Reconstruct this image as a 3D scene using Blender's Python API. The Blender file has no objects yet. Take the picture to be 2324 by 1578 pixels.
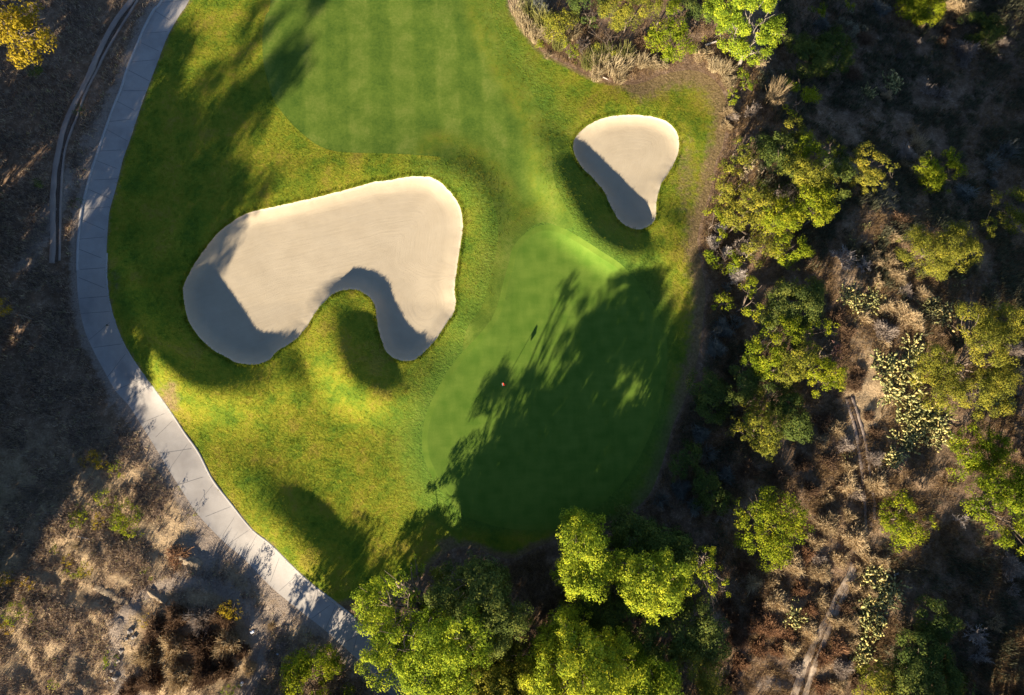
import bpy, math, random
import numpy as np
from mathutils import Vector
from mathutils.geometry import delaunay_2d_cdt

# ---------------------------------------------------------------- camera geometry
H = 62.0                      # drone height above the turf (m)
TILT = math.radians(10.0)     # camera tipped ten degrees off straight down
FPX = 24.0 / 36.0 * 2323.0    # focal length in survey pixels
CX, CY = 1161.5, 789.0
ct, st = math.cos(TILT), math.sin(TILT)

def W(px, py, h=0.0):
    """survey point (px,py) on the level of height h -> world position (n,3)"""
    px = np.asarray(px, float); py = np.asarray(py, float); h = np.asarray(h, float)
    xn = (px - CX) / FPX; yn = -(py - CY) / FPX
    dy = yn * ct + st; dz = yn * st - ct
    t = (H - h) / (-dz)
    return np.stack(np.broadcast_arrays(xn * t, dy * t, h), axis=-1)

def MPP(px, py, h=0.0):
    yn = -(np.asarray(py, float) - CY) / FPX
    return (H - h) / (ct - yn * st) / FPX

def PX(p):
    """world -> survey pixel"""
    x, y, z = p[0], p[1], p[2] - H
    yc = y * ct + z * st; zc = -y * st + z * ct
    return CX + FPX * x / -zc, CY - FPX * yc / -zc

# ---------------------------------------------------------------- noise
def vnoise(x, y, seed=0):
    xi = np.floor(x).astype(np.int64); yi = np.floor(y).astype(np.int64)
    fx = x - xi; fy = y - yi
    fx = fx * fx * (3 - 2 * fx); fy = fy * fy * (3 - 2 * fy)
    def hsh(a, b):
        n = (a * 374761393 + b * 668265263 + seed * 1274126177) & 0x7fffffff
        n = ((n ^ (n >> 13)) * 1103515245) & 0x7fffffff
        n = n ^ (n >> 16)
        return (n & 0xffff) / 65535.0
    a = hsh(xi, yi); b = hsh(xi + 1, yi); c = hsh(xi, yi + 1); d = hsh(xi + 1, yi + 1)
    return (a * (1 - fx) + b * fx) * (1 - fy) + (c * (1 - fx) + d * fx) * fy

def fbm(x, y, seed=0, oct=4):
    s = 0; a = 0.5; t = 0
    for i in range(oct):
        s = s + a * vnoise(x, y, seed + i * 17); t += a
        x = x * 2.03 + 11.3; y = y * 2.03 + 5.7; a *= 0.5
    return s / t

def sstep(a, b, x):
    t = np.clip((x - a) / (b - a), 0, 1)
    return t * t * (3 - 2 * t)

# ---------------------------------------------------------------- outlines
def spline(pts, closed=True, step=7.0):
    P = np.array(pts, float); n = len(P); out = []
    for i in range(n if closed else n - 1):
        if closed:
            p0, p1, p2, p3 = P[(i - 1) % n], P[i], P[(i + 1) % n], P[(i + 2) % n]
        else:
            p0, p1, p2, p3 = P[max(i - 1, 0)], P[i], P[i + 1], P[min(i + 2, n - 1)]
        L = np.linalg.norm(p2 - p1); k = max(1, int(round(L / step)))
        for j in range(k):
            t = j / k
            out.append(0.5 * ((2 * p1) + (-p0 + p2) * t + (2 * p0 - 5 * p1 + 4 * p2 - p3) * t * t + (-p0 + 3 * p1 - 3 * p2 + p3) * t ** 3))
    if not closed: out.append(P[-1])
    return np.array(out)

B1 = spline([(1050,517),(1044,560),(1038,600),(1031,652),(1034,683),(1029,711),(1007,742),(991,768),(969,793),(945,814),(924,820),(896,814),
 (876,797),(862,762),(855,728),(850,693),(834,671),(810,659),(786,658),(758,666),(738,683),(717,707),(696,742),(676,766),(650,785),(627,799),(610,817),(587,826),(565,827),
 (538,823),(514,811),(488,797),(466,780),(435,742),(421,705),(415,659),(424,631),(445,593),(473,555),(493,531),(514,513),(544,493),(576,480),(648,464),(717,448),(786,431),(838,416),
 (883,409),(924,402),(958,401),(983,405),(1007,421),(1031,448),(1045,476)], step=5)
B2 = spline([(1300,331),(1309,307),(1333,286),(1367,269),(1416,261),(1464,263),(1495,269),(1519,281),(1535,300),(1540,321),(1538,348),(1528,373),
 (1512,400),(1498,424),(1490,455),(1488,490),(1478,509),(1454,520),(1429,517),(1405,500),(1388,473),(1371,435),(1347,407),(1323,383),(1307,359)], step=5)
def ragged(P, amp, seed):
    n = len(P); r = np.random.default_rng(seed); j = r.normal(size=n); j = (j + np.roll(j, 1) * .6)
    t = np.roll(P, -1, 0) - np.roll(P, 1, 0); t /= np.linalg.norm(t, axis=1)[:, None]
    return P + np.stack([t[:, 1], -t[:, 0]], 1) * (j * amp)[:, None]
B1 = ragged(B1, 0.35, 3); B2 = ragged(B2, 0.35, 4)
GREEN = spline([(1176,566),(1165,607),(1152,652),(1143,690),(1129,725),(1096,769),(1045,824),(1007,883),(979,945),(970,997),(974,1035),(983,1058),(1007,1102),(1053,1154),(1098,1173),
 (1150,1186),(1210,1190),(1275,1180),(1340,1145),(1400,1090),(1450,1010),(1485,920),(1500,840),(1499,770),(1485,728),(1455,672),(1405,614),(1360,583),(1312,552),(1267,528),(1233,524),(1205,536)], step=6)
FAIR_HARD = spline([(625,-420),(618,-200),(614,0),(603,35),(596,70),(595,103),(598,145),(607,183),(620,224),(648,266),(689,307),(727,333),(769,345),(838,348),(907,350),(996,356)], closed=False, step=7)
FAIR_SOFT = spline([(996,356),(1040,372),(1085,400),(1115,450),(1130,520),(1120,600),(1095,690),(1060,745),(1050,800),(1070,800),(1120,745),(1155,650),(1185,540),(1230,505),(1285,520),(1300,500),(1260,420),(1250,340),(1235,270),(1195,190),(1150,110),(1115,20),(1100,-200),(1095,-420)], closed=False, step=9)
FAIR = np.vstack([FAIR_HARD[:-1], FAIR_SOFT])
PR = spline([(590,-420),(490,-130),(428,3),(410,31),(393,59),(376,93),(359,138),(338,193),(324,231),(310,272),(293,324),(279,362),(269,404),(259,442),(248,483),(243,544),(241,590),(241,628),(247,680),(262,735),
 (286,790),(321,845),(352,887),(386,935),(417,983),(449,1028),(480,1088),(522,1143),(571,1203),(614,1237),(660,1283),(708,1328),(771,1377),(840,1436),(885,1482),(945,1540),(980,1578),(1060,1665),(1200,1800),(1500,2080)], closed=False, step=8)
PL = spline([(520,-420),(428,-130),(366,0),(348,21),(324,66),(307,107),(286,159),(273,200),(255,245),(235,300),(221,342),(207,383),(193,435),(183,476),(178,517),(174,566),(174,624),(179,690),(193,752),(214,800),
 (238,845),(262,887),(290,918),(317,959),(345,1004),(383,1067),(418,1122),(449,1168),(505,1227),(557,1272),(614,1331),(673,1380),(739,1432),(802,1488),(826,1512),(886,1578),(985,1690),(1110,1810),(1390,2080)], closed=False, step=8)
PATH = np.vstack([PR, PL[::-1]])
TURF_R = spline([(1120,-420),(1140,-120),(1153,10),(1171,45),(1195,83),(1233,121),(1285,148),(1333,172),(1381,188),(1430,193),(1464,186),(1510,168),(1570,160),(1615,178),(1642,215),(1648,260),(1640,328),(1622,373),(1612,431),(1590,500),
 (1582,545),(1590,600),(1600,660),(1595,720),(1590,770),(1580,825),(1552,911),(1528,963),(1500,1058),(1470,1126),(1415,1170),(1328,1200),(1223,1240),(1154,1268),(1060,1240),(1000,1262),(930,1330),(850,1362),(800,1372),(771,1377)], closed=False, step=8)
kR = int(np.argmin(np.hypot(PR[:, 0] - 771, PR[:, 1] - 1377)))
TURF = np.vstack([PR[:kR + 1][::-1], TURF_R[:-1]])
TURF_EDGE = TURF_R

def offset_poly(P, d):
    n = len(P); t = np.roll(P, -1, 0) - np.roll(P, 1, 0)
    t /= np.linalg.norm(t, axis=1)[:, None]
    nrm = np.stack([t[:, 1], -t[:, 0]], 1)
    area = 0.5 * np.sum(P[:, 0] * np.roll(P[:, 1], -1) - np.roll(P[:, 0], -1) * P[:, 1])
    return P + nrm * d * (1 if area > 0 else -1)
COLLAR = offset_poly(GREEN, 13.0)

def inside(P, pts):
    x, y = pts[:, 0], pts[:, 1]; r = np.zeros(len(pts), bool)
    bb = (x >= P[:, 0].min()) & (x <= P[:, 0].max()) & (y >= P[:, 1].min()) & (y <= P[:, 1].max())
    idx = np.nonzero(bb)[0]; xs, ys = x[idx], y[idx]; res = np.zeros(len(idx), bool)
    n = len(P)
    for i in range(n):
        x1, y1 = P[i]; x2, y2 = P[(i + 1) % n]
        if y1 == y2: continue
        c = ((y1 > ys) != (y2 > ys))
        res ^= c & (xs < (x2 - x1) * (ys - y1) / (y2 - y1) + x1)
    r[idx] = res
    return r

def pdist(L, pts, closed=True, cap=None):
    """distance of pts to polyline L"""
    n = len(L); out = np.full(len(pts), 1e9)
    idx = np.arange(len(pts))
    if cap is not None:
        m = (pts[:, 0] > L[:, 0].min() - cap) & (pts[:, 0] < L[:, 0].max() + cap) & (pts[:, 1] > L[:, 1].min() - cap) & (pts[:, 1] < L[:, 1].max() + cap)
        idx = np.nonzero(m)[0]
    q = pts[idx]; o = np.full(len(q), 1e18)
    for i in range(n if closed else n - 1):
        a = L[i]; b = L[(i + 1) % n]; d = b - a; l2 = d @ d
        if l2 < 1e-9: continue
        t = np.clip(((q[:, 0] - a[0]) * d[0] + (q[:, 1] - a[1]) * d[1]) / l2, 0, 1)
        dx = q[:, 0] - a[0] - t * d[0]; dy = q[:, 1] - a[1] - t * d[1]
        o = np.minimum(o, dx * dx + dy * dy)
    out[idx] = np.sqrt(o)
    return out

# ---------------------------------------------------------------- terrain height (metres) over survey points
RIDGES = [  # crest line (px, py, height m), half width outside (px)
 ([(268,640,1.3),(285,690,2.0),(310,745,2.2),(350,805,2.1),(410,862,1.85),(480,888,1.3),(560,890,1.05),(640,862,0.68)], 54),
 ([(300,640,.9),(370,590,.9),(450,548,.6)], 45),
 ([(748,680,.2),(757,720,.55),(764,766,1.25),(770,806,1.75),(790,853,1.75),(832,884,1.4),(882,896,1.0),(925,882,.7),(948,850,.3)], 50),
 ([(1248,345,.6),(1258,390,1.25),(1290,450,1.6),(1340,525,1.6),(1395,566,1.4),(1450,580,1.2),(1500,566,1.1),(1518,520,.7)], 46),
 ([(1000,382,.5),(1078,430,.55),(1108,520,.55),(1090,640,.55),(1062,722,.4)], 46),
 ([(560,445,.25),(760,392,.25),(950,368,.25)], 46),
 ([(575,1110,.4),(622,1175,1.15),(685,1245,1.35),(745,1302,1.1),(785,1335,.5)], 66),
 ([(1290,300,.2),(1340,262,.35),(1420,240,.4),(1500,250,.35),(1560,300,.3)], 40),
]
def _dense(p):
    p = np.array(p, float); xy = spline(p[:, :2], False, 10)
    s = np.concatenate([[0], np.cumsum(np.linalg.norm(np.diff(xy, axis=0), axis=1))])
    k = [np.argmin(np.hypot(xy[:, 0] - q[0], xy[:, 1] - q[1])) for q in p]
    return xy, np.interp(s, s[k], p[:, 2])
_rid = [(*_dense(p), w) for p, w in RIDGES]

def hill_fall(px, py):
    """the right-hand slope drops away from the sun towards the upper right"""
    s = (np.asarray(px, float) - 1800) * 0.5 - (np.asarray(py, float) - 700) * 0.87
    s = np.maximum(0, s - 230) * sstep(1560, 1900, np.asarray(px, float))
    return 0.04 * 0.55 * s * sstep(0, 160, s)

def height(pts, detail=True):
    px, py = pts[:, 0], pts[:, 1]
    z = 0.10 * (fbm(px / 260, py / 260, 3, 3) - 0.5) * 4
    m = np.zeros(len(pts))
    for L, hh, w in _rid:
        g = np.zeros(len(pts)); ii = np.nonzero((px > L[:, 0].min() - 3 * w) & (px < L[:, 0].max() + 3 * w) & (py > L[:, 1].min() - 3 * w) & (py < L[:, 1].max() + 3 * w))[0]
        q = pts[ii]; num = np.zeros(len(q)); den = np.zeros(len(q)); dm = np.full(len(q), 1e9)
        for (a, b), h_ in zip(L, hh):
            d2 = (q[:, 0] - a) ** 2 + (q[:, 1] - b) ** 2; wt = np.exp(-d2 / 700.0) + 1e-9 / (d2 + 1); num += wt * h_; den += wt; dm = np.minimum(dm, d2)
        g[ii] = num / den * np.exp(-dm / w ** 2 * 0.9)
        m = np.maximum(m, g) + 0.25 * np.minimum(m, g)
    z = z + m
    # raised putting surface
    d = pdist(GREEN, pts, True, cap=140); ins = inside(GREEN, pts)
    d = np.where(ins, -np.minimum(d, 1e6), d)
    plat = 0.42 * (1 - sstep(-10, 90, d))
    z = z * np.where(ins, np.clip(1 + d / 48, 0.12, 1), 1) + plat
    # scrub ground: lumpy
    tin = inside(TURF, pts) | inside(PATH, pts)
    dt = pdist(TURF_EDGE, pts, False, cap=200); dt = np.minimum(dt, pdist(PL, pts, False, cap=200))
    sc = np.where(tin, 0, sstep(4, 70, dt))
    z = z + sc * ((fbm(px / 70, py / 70, 21, 4) - 0.5) * 1.1 + (fbm(px / 14, py / 14, 33, 2) - 0.5) * 0.22)
    z = z - hill_fall(px, py)
    # path is smooth: bed it 3 cm
    z = z - 0.03 * inside(PATH, pts)
    # bunkers
    for P, fl, w in ((B1, -0.82, 34.0), (B2, -0.42, 28.0)):
        ib = inside(P, pts); d = pdist(P, pts, True, cap=60)
        d[~ib] = 0
        dd = np.zeros(len(pts)); ii = np.nonzero(ib)[0]
        if len(ii): dd[ii] = pdist(P, pts[ii], True)
        s = sstep(-8, w, dd)
        wob = 0.05 * (fbm(px / 60, py / 60, 9, 3) - 0.5)
        if P is B1: flo = fl + 0.55 * np.clip((690 - py) / 270, 0, 1) + 0.30 * sstep(930, 1040, px)
        else: flo = fl + 0.30 * np.clip((400 - py) / 130, 0, 1)
        zi = z * (1 - s) + (flo + wob) * s - 0.11 * sstep(0, 4, dd)
        z = np.where(ib, zi, z)
    if detail:
        z = z + 0.012 * (fbm(px / 6, py / 6, 77, 2) - 0.5) * (~inside(PATH, pts))
    return z

# raster of the height for quick lookups
GX0, GY0, GS = -520, -440, 5.0
_nx, _ny = int((2860 - GX0) / GS), int((2080 - GY0) / GS)
_gx, _gy = np.meshgrid(GX0 + GS * np.arange(_nx), GY0 + GS * np.arange(_ny))
_hz = height(np.stack([_gx.ravel(), _gy.ravel()], 1), False).reshape(_ny, _nx)

def hlook(px, py):
    fx = np.clip((np.asarray(px, float) - GX0) / GS, 0, _nx - 1.001); fy = np.clip((np.asarray(py, float) - GY0) / GS, 0, _ny - 1.001)
    i = fx.astype(int); j = fy.astype(int); u = fx - i; v = fy - j
    return (_hz[j, i] * (1 - u) + _hz[j, i + 1] * u) * (1 - v) + (_hz[j + 1, i] * (1 - u) + _hz[j + 1, i + 1] * u) * v

def G(px, py):
    return W(px, py, hlook(px, py))

# ---------------------------------------------------------------- scene, helpers
scene = bpy.context.scene
COL = scene.collection

def mk_mesh(name, verts, faces, attrs=None, smooth=False):
    """faces: list of int arrays (n,k)"""
    me = bpy.data.meshes.new(name)
    verts = np.ascontiguousarray(verts, np.float32)
    if not isinstance(faces, list): faces = [faces]
    faces = [np.asarray(f, np.int32) for f in faces if len(f)]
    nl = sum(f.size for f in faces); nf = sum(len(f) for f in faces)
    me.vertices.add(len(verts)); me.vertices.foreach_set('co', verts.ravel())
    me.loops.add(nl); me.loops.foreach_set('vertex_index', np.concatenate([f.ravel() for f in faces]))
    me.polygons.add(nf)
    ks = np.concatenate([np.full(len(f), f.shape[1], np.int32) for f in faces])
    st_ = np.concatenate([[0], np.cumsum(ks)[:-1]]).astype(np.int32)
    me.polygons.foreach_set('loop_start', st_)
    me.update(calc_edges=True)
    if smooth: me.polygons.foreach_set('use_smooth', np.ones(nf, bool))
    for k, (dom, arr) in (attrs or {}).items():
        a = me.attributes.new(k, 'FLOAT', dom); a.data.foreach_set('value', np.ascontiguousarray(arr, np.float32))
    return me

def link(name, me, mat=None, parent=None):
    o = bpy.data.objects.new(name, me)
    if mat is not None and me is not None and len(me.materials) == 0: me.materials.append(mat)
    COL.objects.link(o)
    if parent is not None: o.parent = parent
    return o

def tag(o, label=None, cat=None, group=None, kind=None):
    if label: o['label'] = label
    if cat: o['category'] = cat
    if group: o['group'] = group
    if kind: o['kind'] = kind
    return o

def empty(name, loc):
    o = bpy.data.objects.new(name, None); o.location = loc; o.empty_display_size = 0.3
    COL.objects.link(o); return o

# ---------------------------------------------------------------- materials
class NT:
    def __init__(s, name):
        s.m = bpy.data.materials.new(name); s.m.use_nodes = True
        s.t = s.m.node_tree; s.t.nodes.clear()
        s.out = s.t.nodes.new('ShaderNodeOutputMaterial')
    def n(s, typ, **kw):
        nd = s.t.nodes.new('ShaderNode' + typ)
        for k, v in kw.items():
            if hasattr(nd, k): setattr(nd, k, v)
            else: nd.inputs[k].default_value = v
        return nd
    def l(s, a, b): s.t.links.new(a, b)
    def noise(s, scale, detail=3, rough=0.6, vec=None):
        nd = s.n('TexNoise'); nd.inputs['Scale'].default_value = scale; nd.inputs['Detail'].default_value = detail; nd.inputs['Roughness'].default_value = rough
        s.l(vec if vec is not None else s.pos(), nd.inputs['Vector']); return nd.outputs['Fac']
    def pos(s):
        if not hasattr(s, '_p'): s._p = s.n('NewGeometry').outputs['Position']
        return s._p
    def scaled(s, v, rot=0.0):
        mp = s.n('Mapping'); s.l(s.pos(), mp.inputs['Vector']); mp.inputs['Scale'].default_value = v; mp.inputs['Rotation'].default_value = (0, 0, rot); return mp.outputs['Vector']
    def ramp(s, fac, stops):
        r = s.n('ValToRGB'); e = r.color_ramp.elements
        e[0].position, e[0].color = stops[0][0], (*stops[0][1], 1)
        e[1].position, e[1].color = stops[-1][0], (*stops[-1][1], 1)
        for p, c in stops[1:-1]:
            x = e.new(p); x.color = (*c, 1)
        s.l(fac, r.inputs['Fac']); return r.outputs['Color']
    def fr(s, fac, a, b):
        r = s.n('MapRange'); r.inputs[1].default_value = a; r.inputs[2].default_value = b; r.interpolation_type = 'SMOOTHSTEP'
        s.l(fac, r.inputs[0]); return r.outputs[0]
    def attr(s, name):
        a = s.n('Attribute'); a.attribute_name = name; return a.outputs['Fac']
    def mix(s, fac, a, b, mode='MIX'):
        m = s.n('Mix', data_type='RGBA', blend_type=mode)
        for sock, v in ((m.inputs[0], fac), (m.inputs[6], a), (m.inputs[7], b)):
            if hasattr(v, 'links'): s.l(v, sock)
            elif isinstance(v, tuple): sock.default_value = (*v, 1)
            else: sock.default_value = v
        return m.outputs[2]
    def math(s, op, a, b=0.0):
        m = s.n('Math', operation=op)
        for sock, v in ((m.inputs[0], a), (m.inputs[1], b)):
            if hasattr(v, 'links'): s.l(v, sock)
            else: sock.default_value = v
        return m.outputs[0]
    def bump(s, hgt, strength=1.0, dist=0.05, normal=None):
        b = s.n('Bump'); b.inputs['Strength'].default_value = strength; b.inputs['Distance'].default_value = dist
        s.l(hgt, b.inputs['Height'])
        if normal is not None: s.l(normal, b.inputs['Normal'])
        return b.outputs['Normal']
    def surf(s, col, rough=0.9, normal=None, spec=0.2):
        p = s.n('BsdfPrincipled'); p.inputs['Roughness'].default_value = rough; p.inputs['Specular IOR Level'].default_value = spec
        if hasattr(col, 'links'): s.l(col, p.inputs['Base Color'])
        else: p.inputs['Base Color'].default_value = (*col, 1)
        if normal is not None: s.l(normal, p.inputs['Normal'])
        s.l(p.outputs[0], s.out.inputs['Surface']); return s.m
    def leafy(s, col, trans=0.35, tcol=None):
        d = s.n('BsdfDiffuse'); t = s.n('BsdfTranslucent'); x = s.n('MixShader'); x.inputs[0].default_value = trans
        for sh, c in ((d, col), (t, tcol if tcol is not None else col)):
            if hasattr(c, 'links'): s.l(c, sh.inputs['Color'])
            else: sh.inputs['Color'].default_value = (*c, 1)
        s.l(d.outputs[0], x.inputs[1]); s.l(t.outputs[0], x.inputs[2]); s.l(x.outputs[0], s.out.inputs['Surface']); return s.m

def rough_color(t):
    a = t.noise(0.35, 4, 0.6); b = t.noise(2.2, 4, 0.65); c = t.noise(9.0, 3, 0.6)
    f = t.math('ADD', t.math('MULTIPLY', a, 0.95), t.math('ADD', t.math('MULTIPLY', b, 0.45), t.math('MULTIPLY', c, 0.3)))
    col = t.ramp(f, [(0.57, (0.056, 0.116, 0.013)), (0.75, (0.138, 0.190, 0.016)), (0.92, (0.245, 0.242, 0.021)), (1.06, (0.265, 0.225, 0.032))])
    # thin, dry turf towards the edges
    dn = t.math('ADD', t.attr('dirt'), t.math('MULTIPLY', t.math('SUBTRACT', t.noise(1.6, 5, 0.7), 0.5), 0.9))
    soil = t.ramp(t.noise(5.0, 4, 0.7), [(0.3, (0.13, 0.088, 0.04)), (0.7, (0.33, 0.235, 0.115))])
    return t.mix(t.fr(dn, 0.35, 0.8), col, soil)

def m_rough():
    t = NT('rough_turf'); col = rough_color(t)
    a = t.noise(0.5, 4, 0.65); b = t.noise(4.0, 4, 0.65)
    mw = t.ramp(t.math('ADD', t.math('MULTIPLY', a, 0.6), t.math('MULTIPLY', b, 0.4)), [(0.32, (0.056, 0.116, 0.016)), (0.52, (0.098, 0.170, 0.022)), (0.72, (0.160, 0.215, 0.034))])
    col = t.mix(t.attr('mow'), col, mw)
    hgt = t.math('ADD', t.math('MULTIPLY', t.noise(4.5, 3, 0.7), 1.0), t.math('MULTIPLY', t.noise(20, 2, 0.6), 0.4))
    return t.surf(col, 0.95, t.bump(hgt, 0.9, 0.11), 0.05)

def m_blade():
    t = NT('rough_grass_blade'); col = rough_color(t)
    col = t.mix(t.math('MULTIPLY', t.attr('tint'), 0.4), col, (0.22, 0.25, 0.025))
    return t.leafy(col, 0.4)

def m_fair():
    t = NT('fairway_turf')
    sx = t.n('SeparateXYZ'); t.l(t.pos(), sx.inputs[0])
    wob = t.math('MULTIPLY', t.noise(0.22, 3), 1.4)
    ph = t.math('ADD', t.math('ADD', t.math('MULTIPLY', sx.outputs[0], 1.44), t.math('MULTIPLY', sx.outputs[1], 0.10)), wob)
    st_ = t.fr(t.math('SINE', ph), -0.45, 0.45)
    a = t.noise(0.5, 4, 0.65); b = t.noise(4.0, 4, 0.65)
    f = t.math('ADD', t.math('MULTIPLY', a, 0.61), t.math('ADD', t.math('MULTIPLY', b, 0.28), t.math('MULTIPLY', st_, 0.11)))
    mow = t.ramp(f, [(0.32, (0.058, 0.108, 0.014)), (0.52, (0.106, 0.160, 0.021)), (0.72, (0.175, 0.212, 0.038))])
    col = t.mix(t.attr('mow'), rough_color(t), mow)
    hgt = t.math('ADD', t.math('MULTIPLY', t.noise(8, 3, 0.7), 0.6), t.math('MULTIPLY', t.noise(30, 2, 0.6), 0.3))
    return t.surf(col, 0.95, t.bump(hgt, 0.8, 0.05), 0.05)

def m_green(name, c0, c1):
    t = NT(name)
    w1 = t.noise(1.0, 2, 0.5, t.scaled((0.35, 1.3, 1), 0.9)); w2 = t.noise(1.0, 2, 0.5, t.scaled((1.3, 0.35, 1), 0.25)); b = t.noise(9, 3, 0.6)
    sx = t.n('SeparateXYZ'); t.l(t.pos(), sx.inputs[0]); wv = []
    for ax, ay in ((3.6, 2.2), (-2.4, 3.4)):
        ph = t.math('ADD', t.math('MULTIPLY', sx.outputs[0], ax), t.math('ADD', t.math('MULTIPLY', sx.outputs[1], ay), t.math('MULTIPLY', t.noise(.5, 2), 3.0)))
        wv.append(t.math('SINE', ph))
    f = t.math('ADD', t.math('MULTIPLY', w1, 0.4), t.math('ADD', t.math('MULTIPLY', w2, 0.35), t.math('MULTIPLY', b, 0.25)))
    f = t.math('ADD', f, t.math('MULTIPLY', t.math('ADD', wv[0], wv[1]), 0.028))
    col = t.ramp(f, [(0.36, c0), (0.64, c1)])
    return t.surf(col, 0.9, t.bump(t.noise(22, 3, 0.6), 0.5, 0.02), 0.08)

def m_sand():
    t = NT('bunker_sand')
    rk = t.attr('rake')
    cv = t.n('CombineXYZ'); t.l(t.math('MULTIPLY', rk, 1.0), cv.inputs[0])
    sx = t.n('SeparateXYZ'); t.l(t.pos(), sx.inputs[0])
    t.l(t.math('MULTIPLY', sx.outputs[0], 0.06), cv.inputs[1]); t.l(t.math('MULTIPLY', sx.outputs[1], 0.06), cv.inputs[2])
    ln = t.noise(4.2, 3, 0.75, cv.outputs[0])
    grain = t.noise(30, 3, 0.7); big = t.noise(0.5, 3, 0.6)
    f = t.math('ADD', t.math('MULTIPLY', big, 0.5), t.math('ADD', t.math('MULTIPLY', ln, 0.2), t.math('MULTIPLY', grain, 0.3)))
    col = t.ramp(f, [(0.3, (0.395, 0.322, 0.218)), (0.7, (0.485, 0.405, 0.283))])
    lip = t.ramp(t.noise(6, 3, 0.7), [(0.3, (0.46, 0.385, 0.28)), (0.7, (0.55, 0.47, 0.355))])
    col = t.mix(t.attr('lip'), col, lip)
    n1 = t.bump(ln, 0.32, 0.05)
    n2 = t.bump(grain, 0.5, 0.02, n1)
    return t.surf(col, 0.95, n2, 0.1)

def m_concrete(name, c0, c1, stain):
    t = NT(name)
    a = t.noise(0.7, 5, 0.7); b = t.noise(9, 4, 0.7); s2 = t.noise(0.25, 3, 0.6)
    f = t.math('ADD', t.math('MULTIPLY', a, 0.6), t.math('MULTIPLY', b, 0.4))
    col = t.ramp(f, [(0.3, c0), (0.7, c1)])
    col = t.mix(t.math('MULTIPLY', t.fr(s2, 0.46, 0.70), 0.7), col, stain)
    return t.surf(col, 0.85, t.bump(b, 0.25, 0.01), 0.25)

def m_ground():
    t = NT('scrub_soil')
    a = t.noise(0.30, 4, 0.6); b = t.noise(1.3, 5, 0.7); c = t.noise(6.0, 4, 0.7); d = t.noise(22, 3, 0.7)
    f = t.math('ADD', t.math('MULTIPLY', b, 0.45), t.math('ADD', t.math('MULTIPLY', c, 0.35), t.math('MULTIPLY', d, 0.2)))
    lo = t.ramp(f, [(0.34, (0.085, 0.053, 0.034)), (0.5, (0.20, 0.130, 0.080)), (0.66, (0.43, 0.315, 0.215))])
    tan = t.ramp(f, [(0.34, (0.20, 0.135, 0.075)), (0.62, (0.56, 0.41, 0.24))])
    tf = t.math('MAXIMUM', t.math('MULTIPLY', t.attr('tan'), t.fr(a, 0.3, 0.6)), t.math('SUBTRACT', t.attr('tan'), 1.0))
    tf = t.math('MINIMUM', tf, 1.0)
    col = t.mix(tf, lo, tan)
    bare = t.ramp(c, [(0.3, (0.22, 0.17, 0.13)), (0.7, (0.38, 0.305, 0.235))])
    col = t.mix(t.fr(t.math('ADD', t.attr('bare'), t.math('MULTIPLY', t.math('SUBTRACT', b, 0.5), 1.0)), 0.4, 0.75), col, bare)
    hgt = t.math('ADD', c, t.math('MULTIPLY', d, 0.4))
    return t.surf(col, 0.95, t.bump(hgt, 1.0, 0.12), 0.05)

def m_leaf(name, stops, trans=0.26):
    t = NT(name); col = t.ramp(t.attr('tint'), stops)
    oi = t.n('ObjectInfo'); hs = t.n('HueSaturation'); t.l(col, hs.inputs['Color'])
    mr = t.n('MapRange'); t.l(oi.outputs['Random'], mr.inputs[0]); mr.inputs[3].default_value = .488; mr.inputs[4].default_value = .508; t.l(mr.outputs[0], hs.inputs['Hue'])
    mv = t.n('MapRange'); t.l(oi.outputs['Random'], mv.inputs[0]); mv.inputs[3].default_value = 1.10; mv.inputs[4].default_value = .88; t.l(mv.outputs[0], hs.inputs['Value']); col = hs.outputs['Color']
    return t.leafy(col, trans)

def m_strand(name, c0, c1):
    t = NT(name)
    oi = t.n('ObjectInfo')
    f = t.math('ADD', t.math('MULTIPLY', t.attr('tint'), 0.65), t.math('MULTIPLY', oi.outputs['Random'], 0.35))
    return t.leafy(t.ramp(f, [(0.1, c0), (0.9, c1)]), 0.2)

def m_plain(name, c0, c1, scale=8, rough=0.8):
    t = NT(name); n = t.noise(scale, 4, 0.65)
    return t.surf(t.ramp(n, [(0.3, c0), (0.7, c1)]), rough, t.bump(n, 0.5, 0.03), 0.2)

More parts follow.
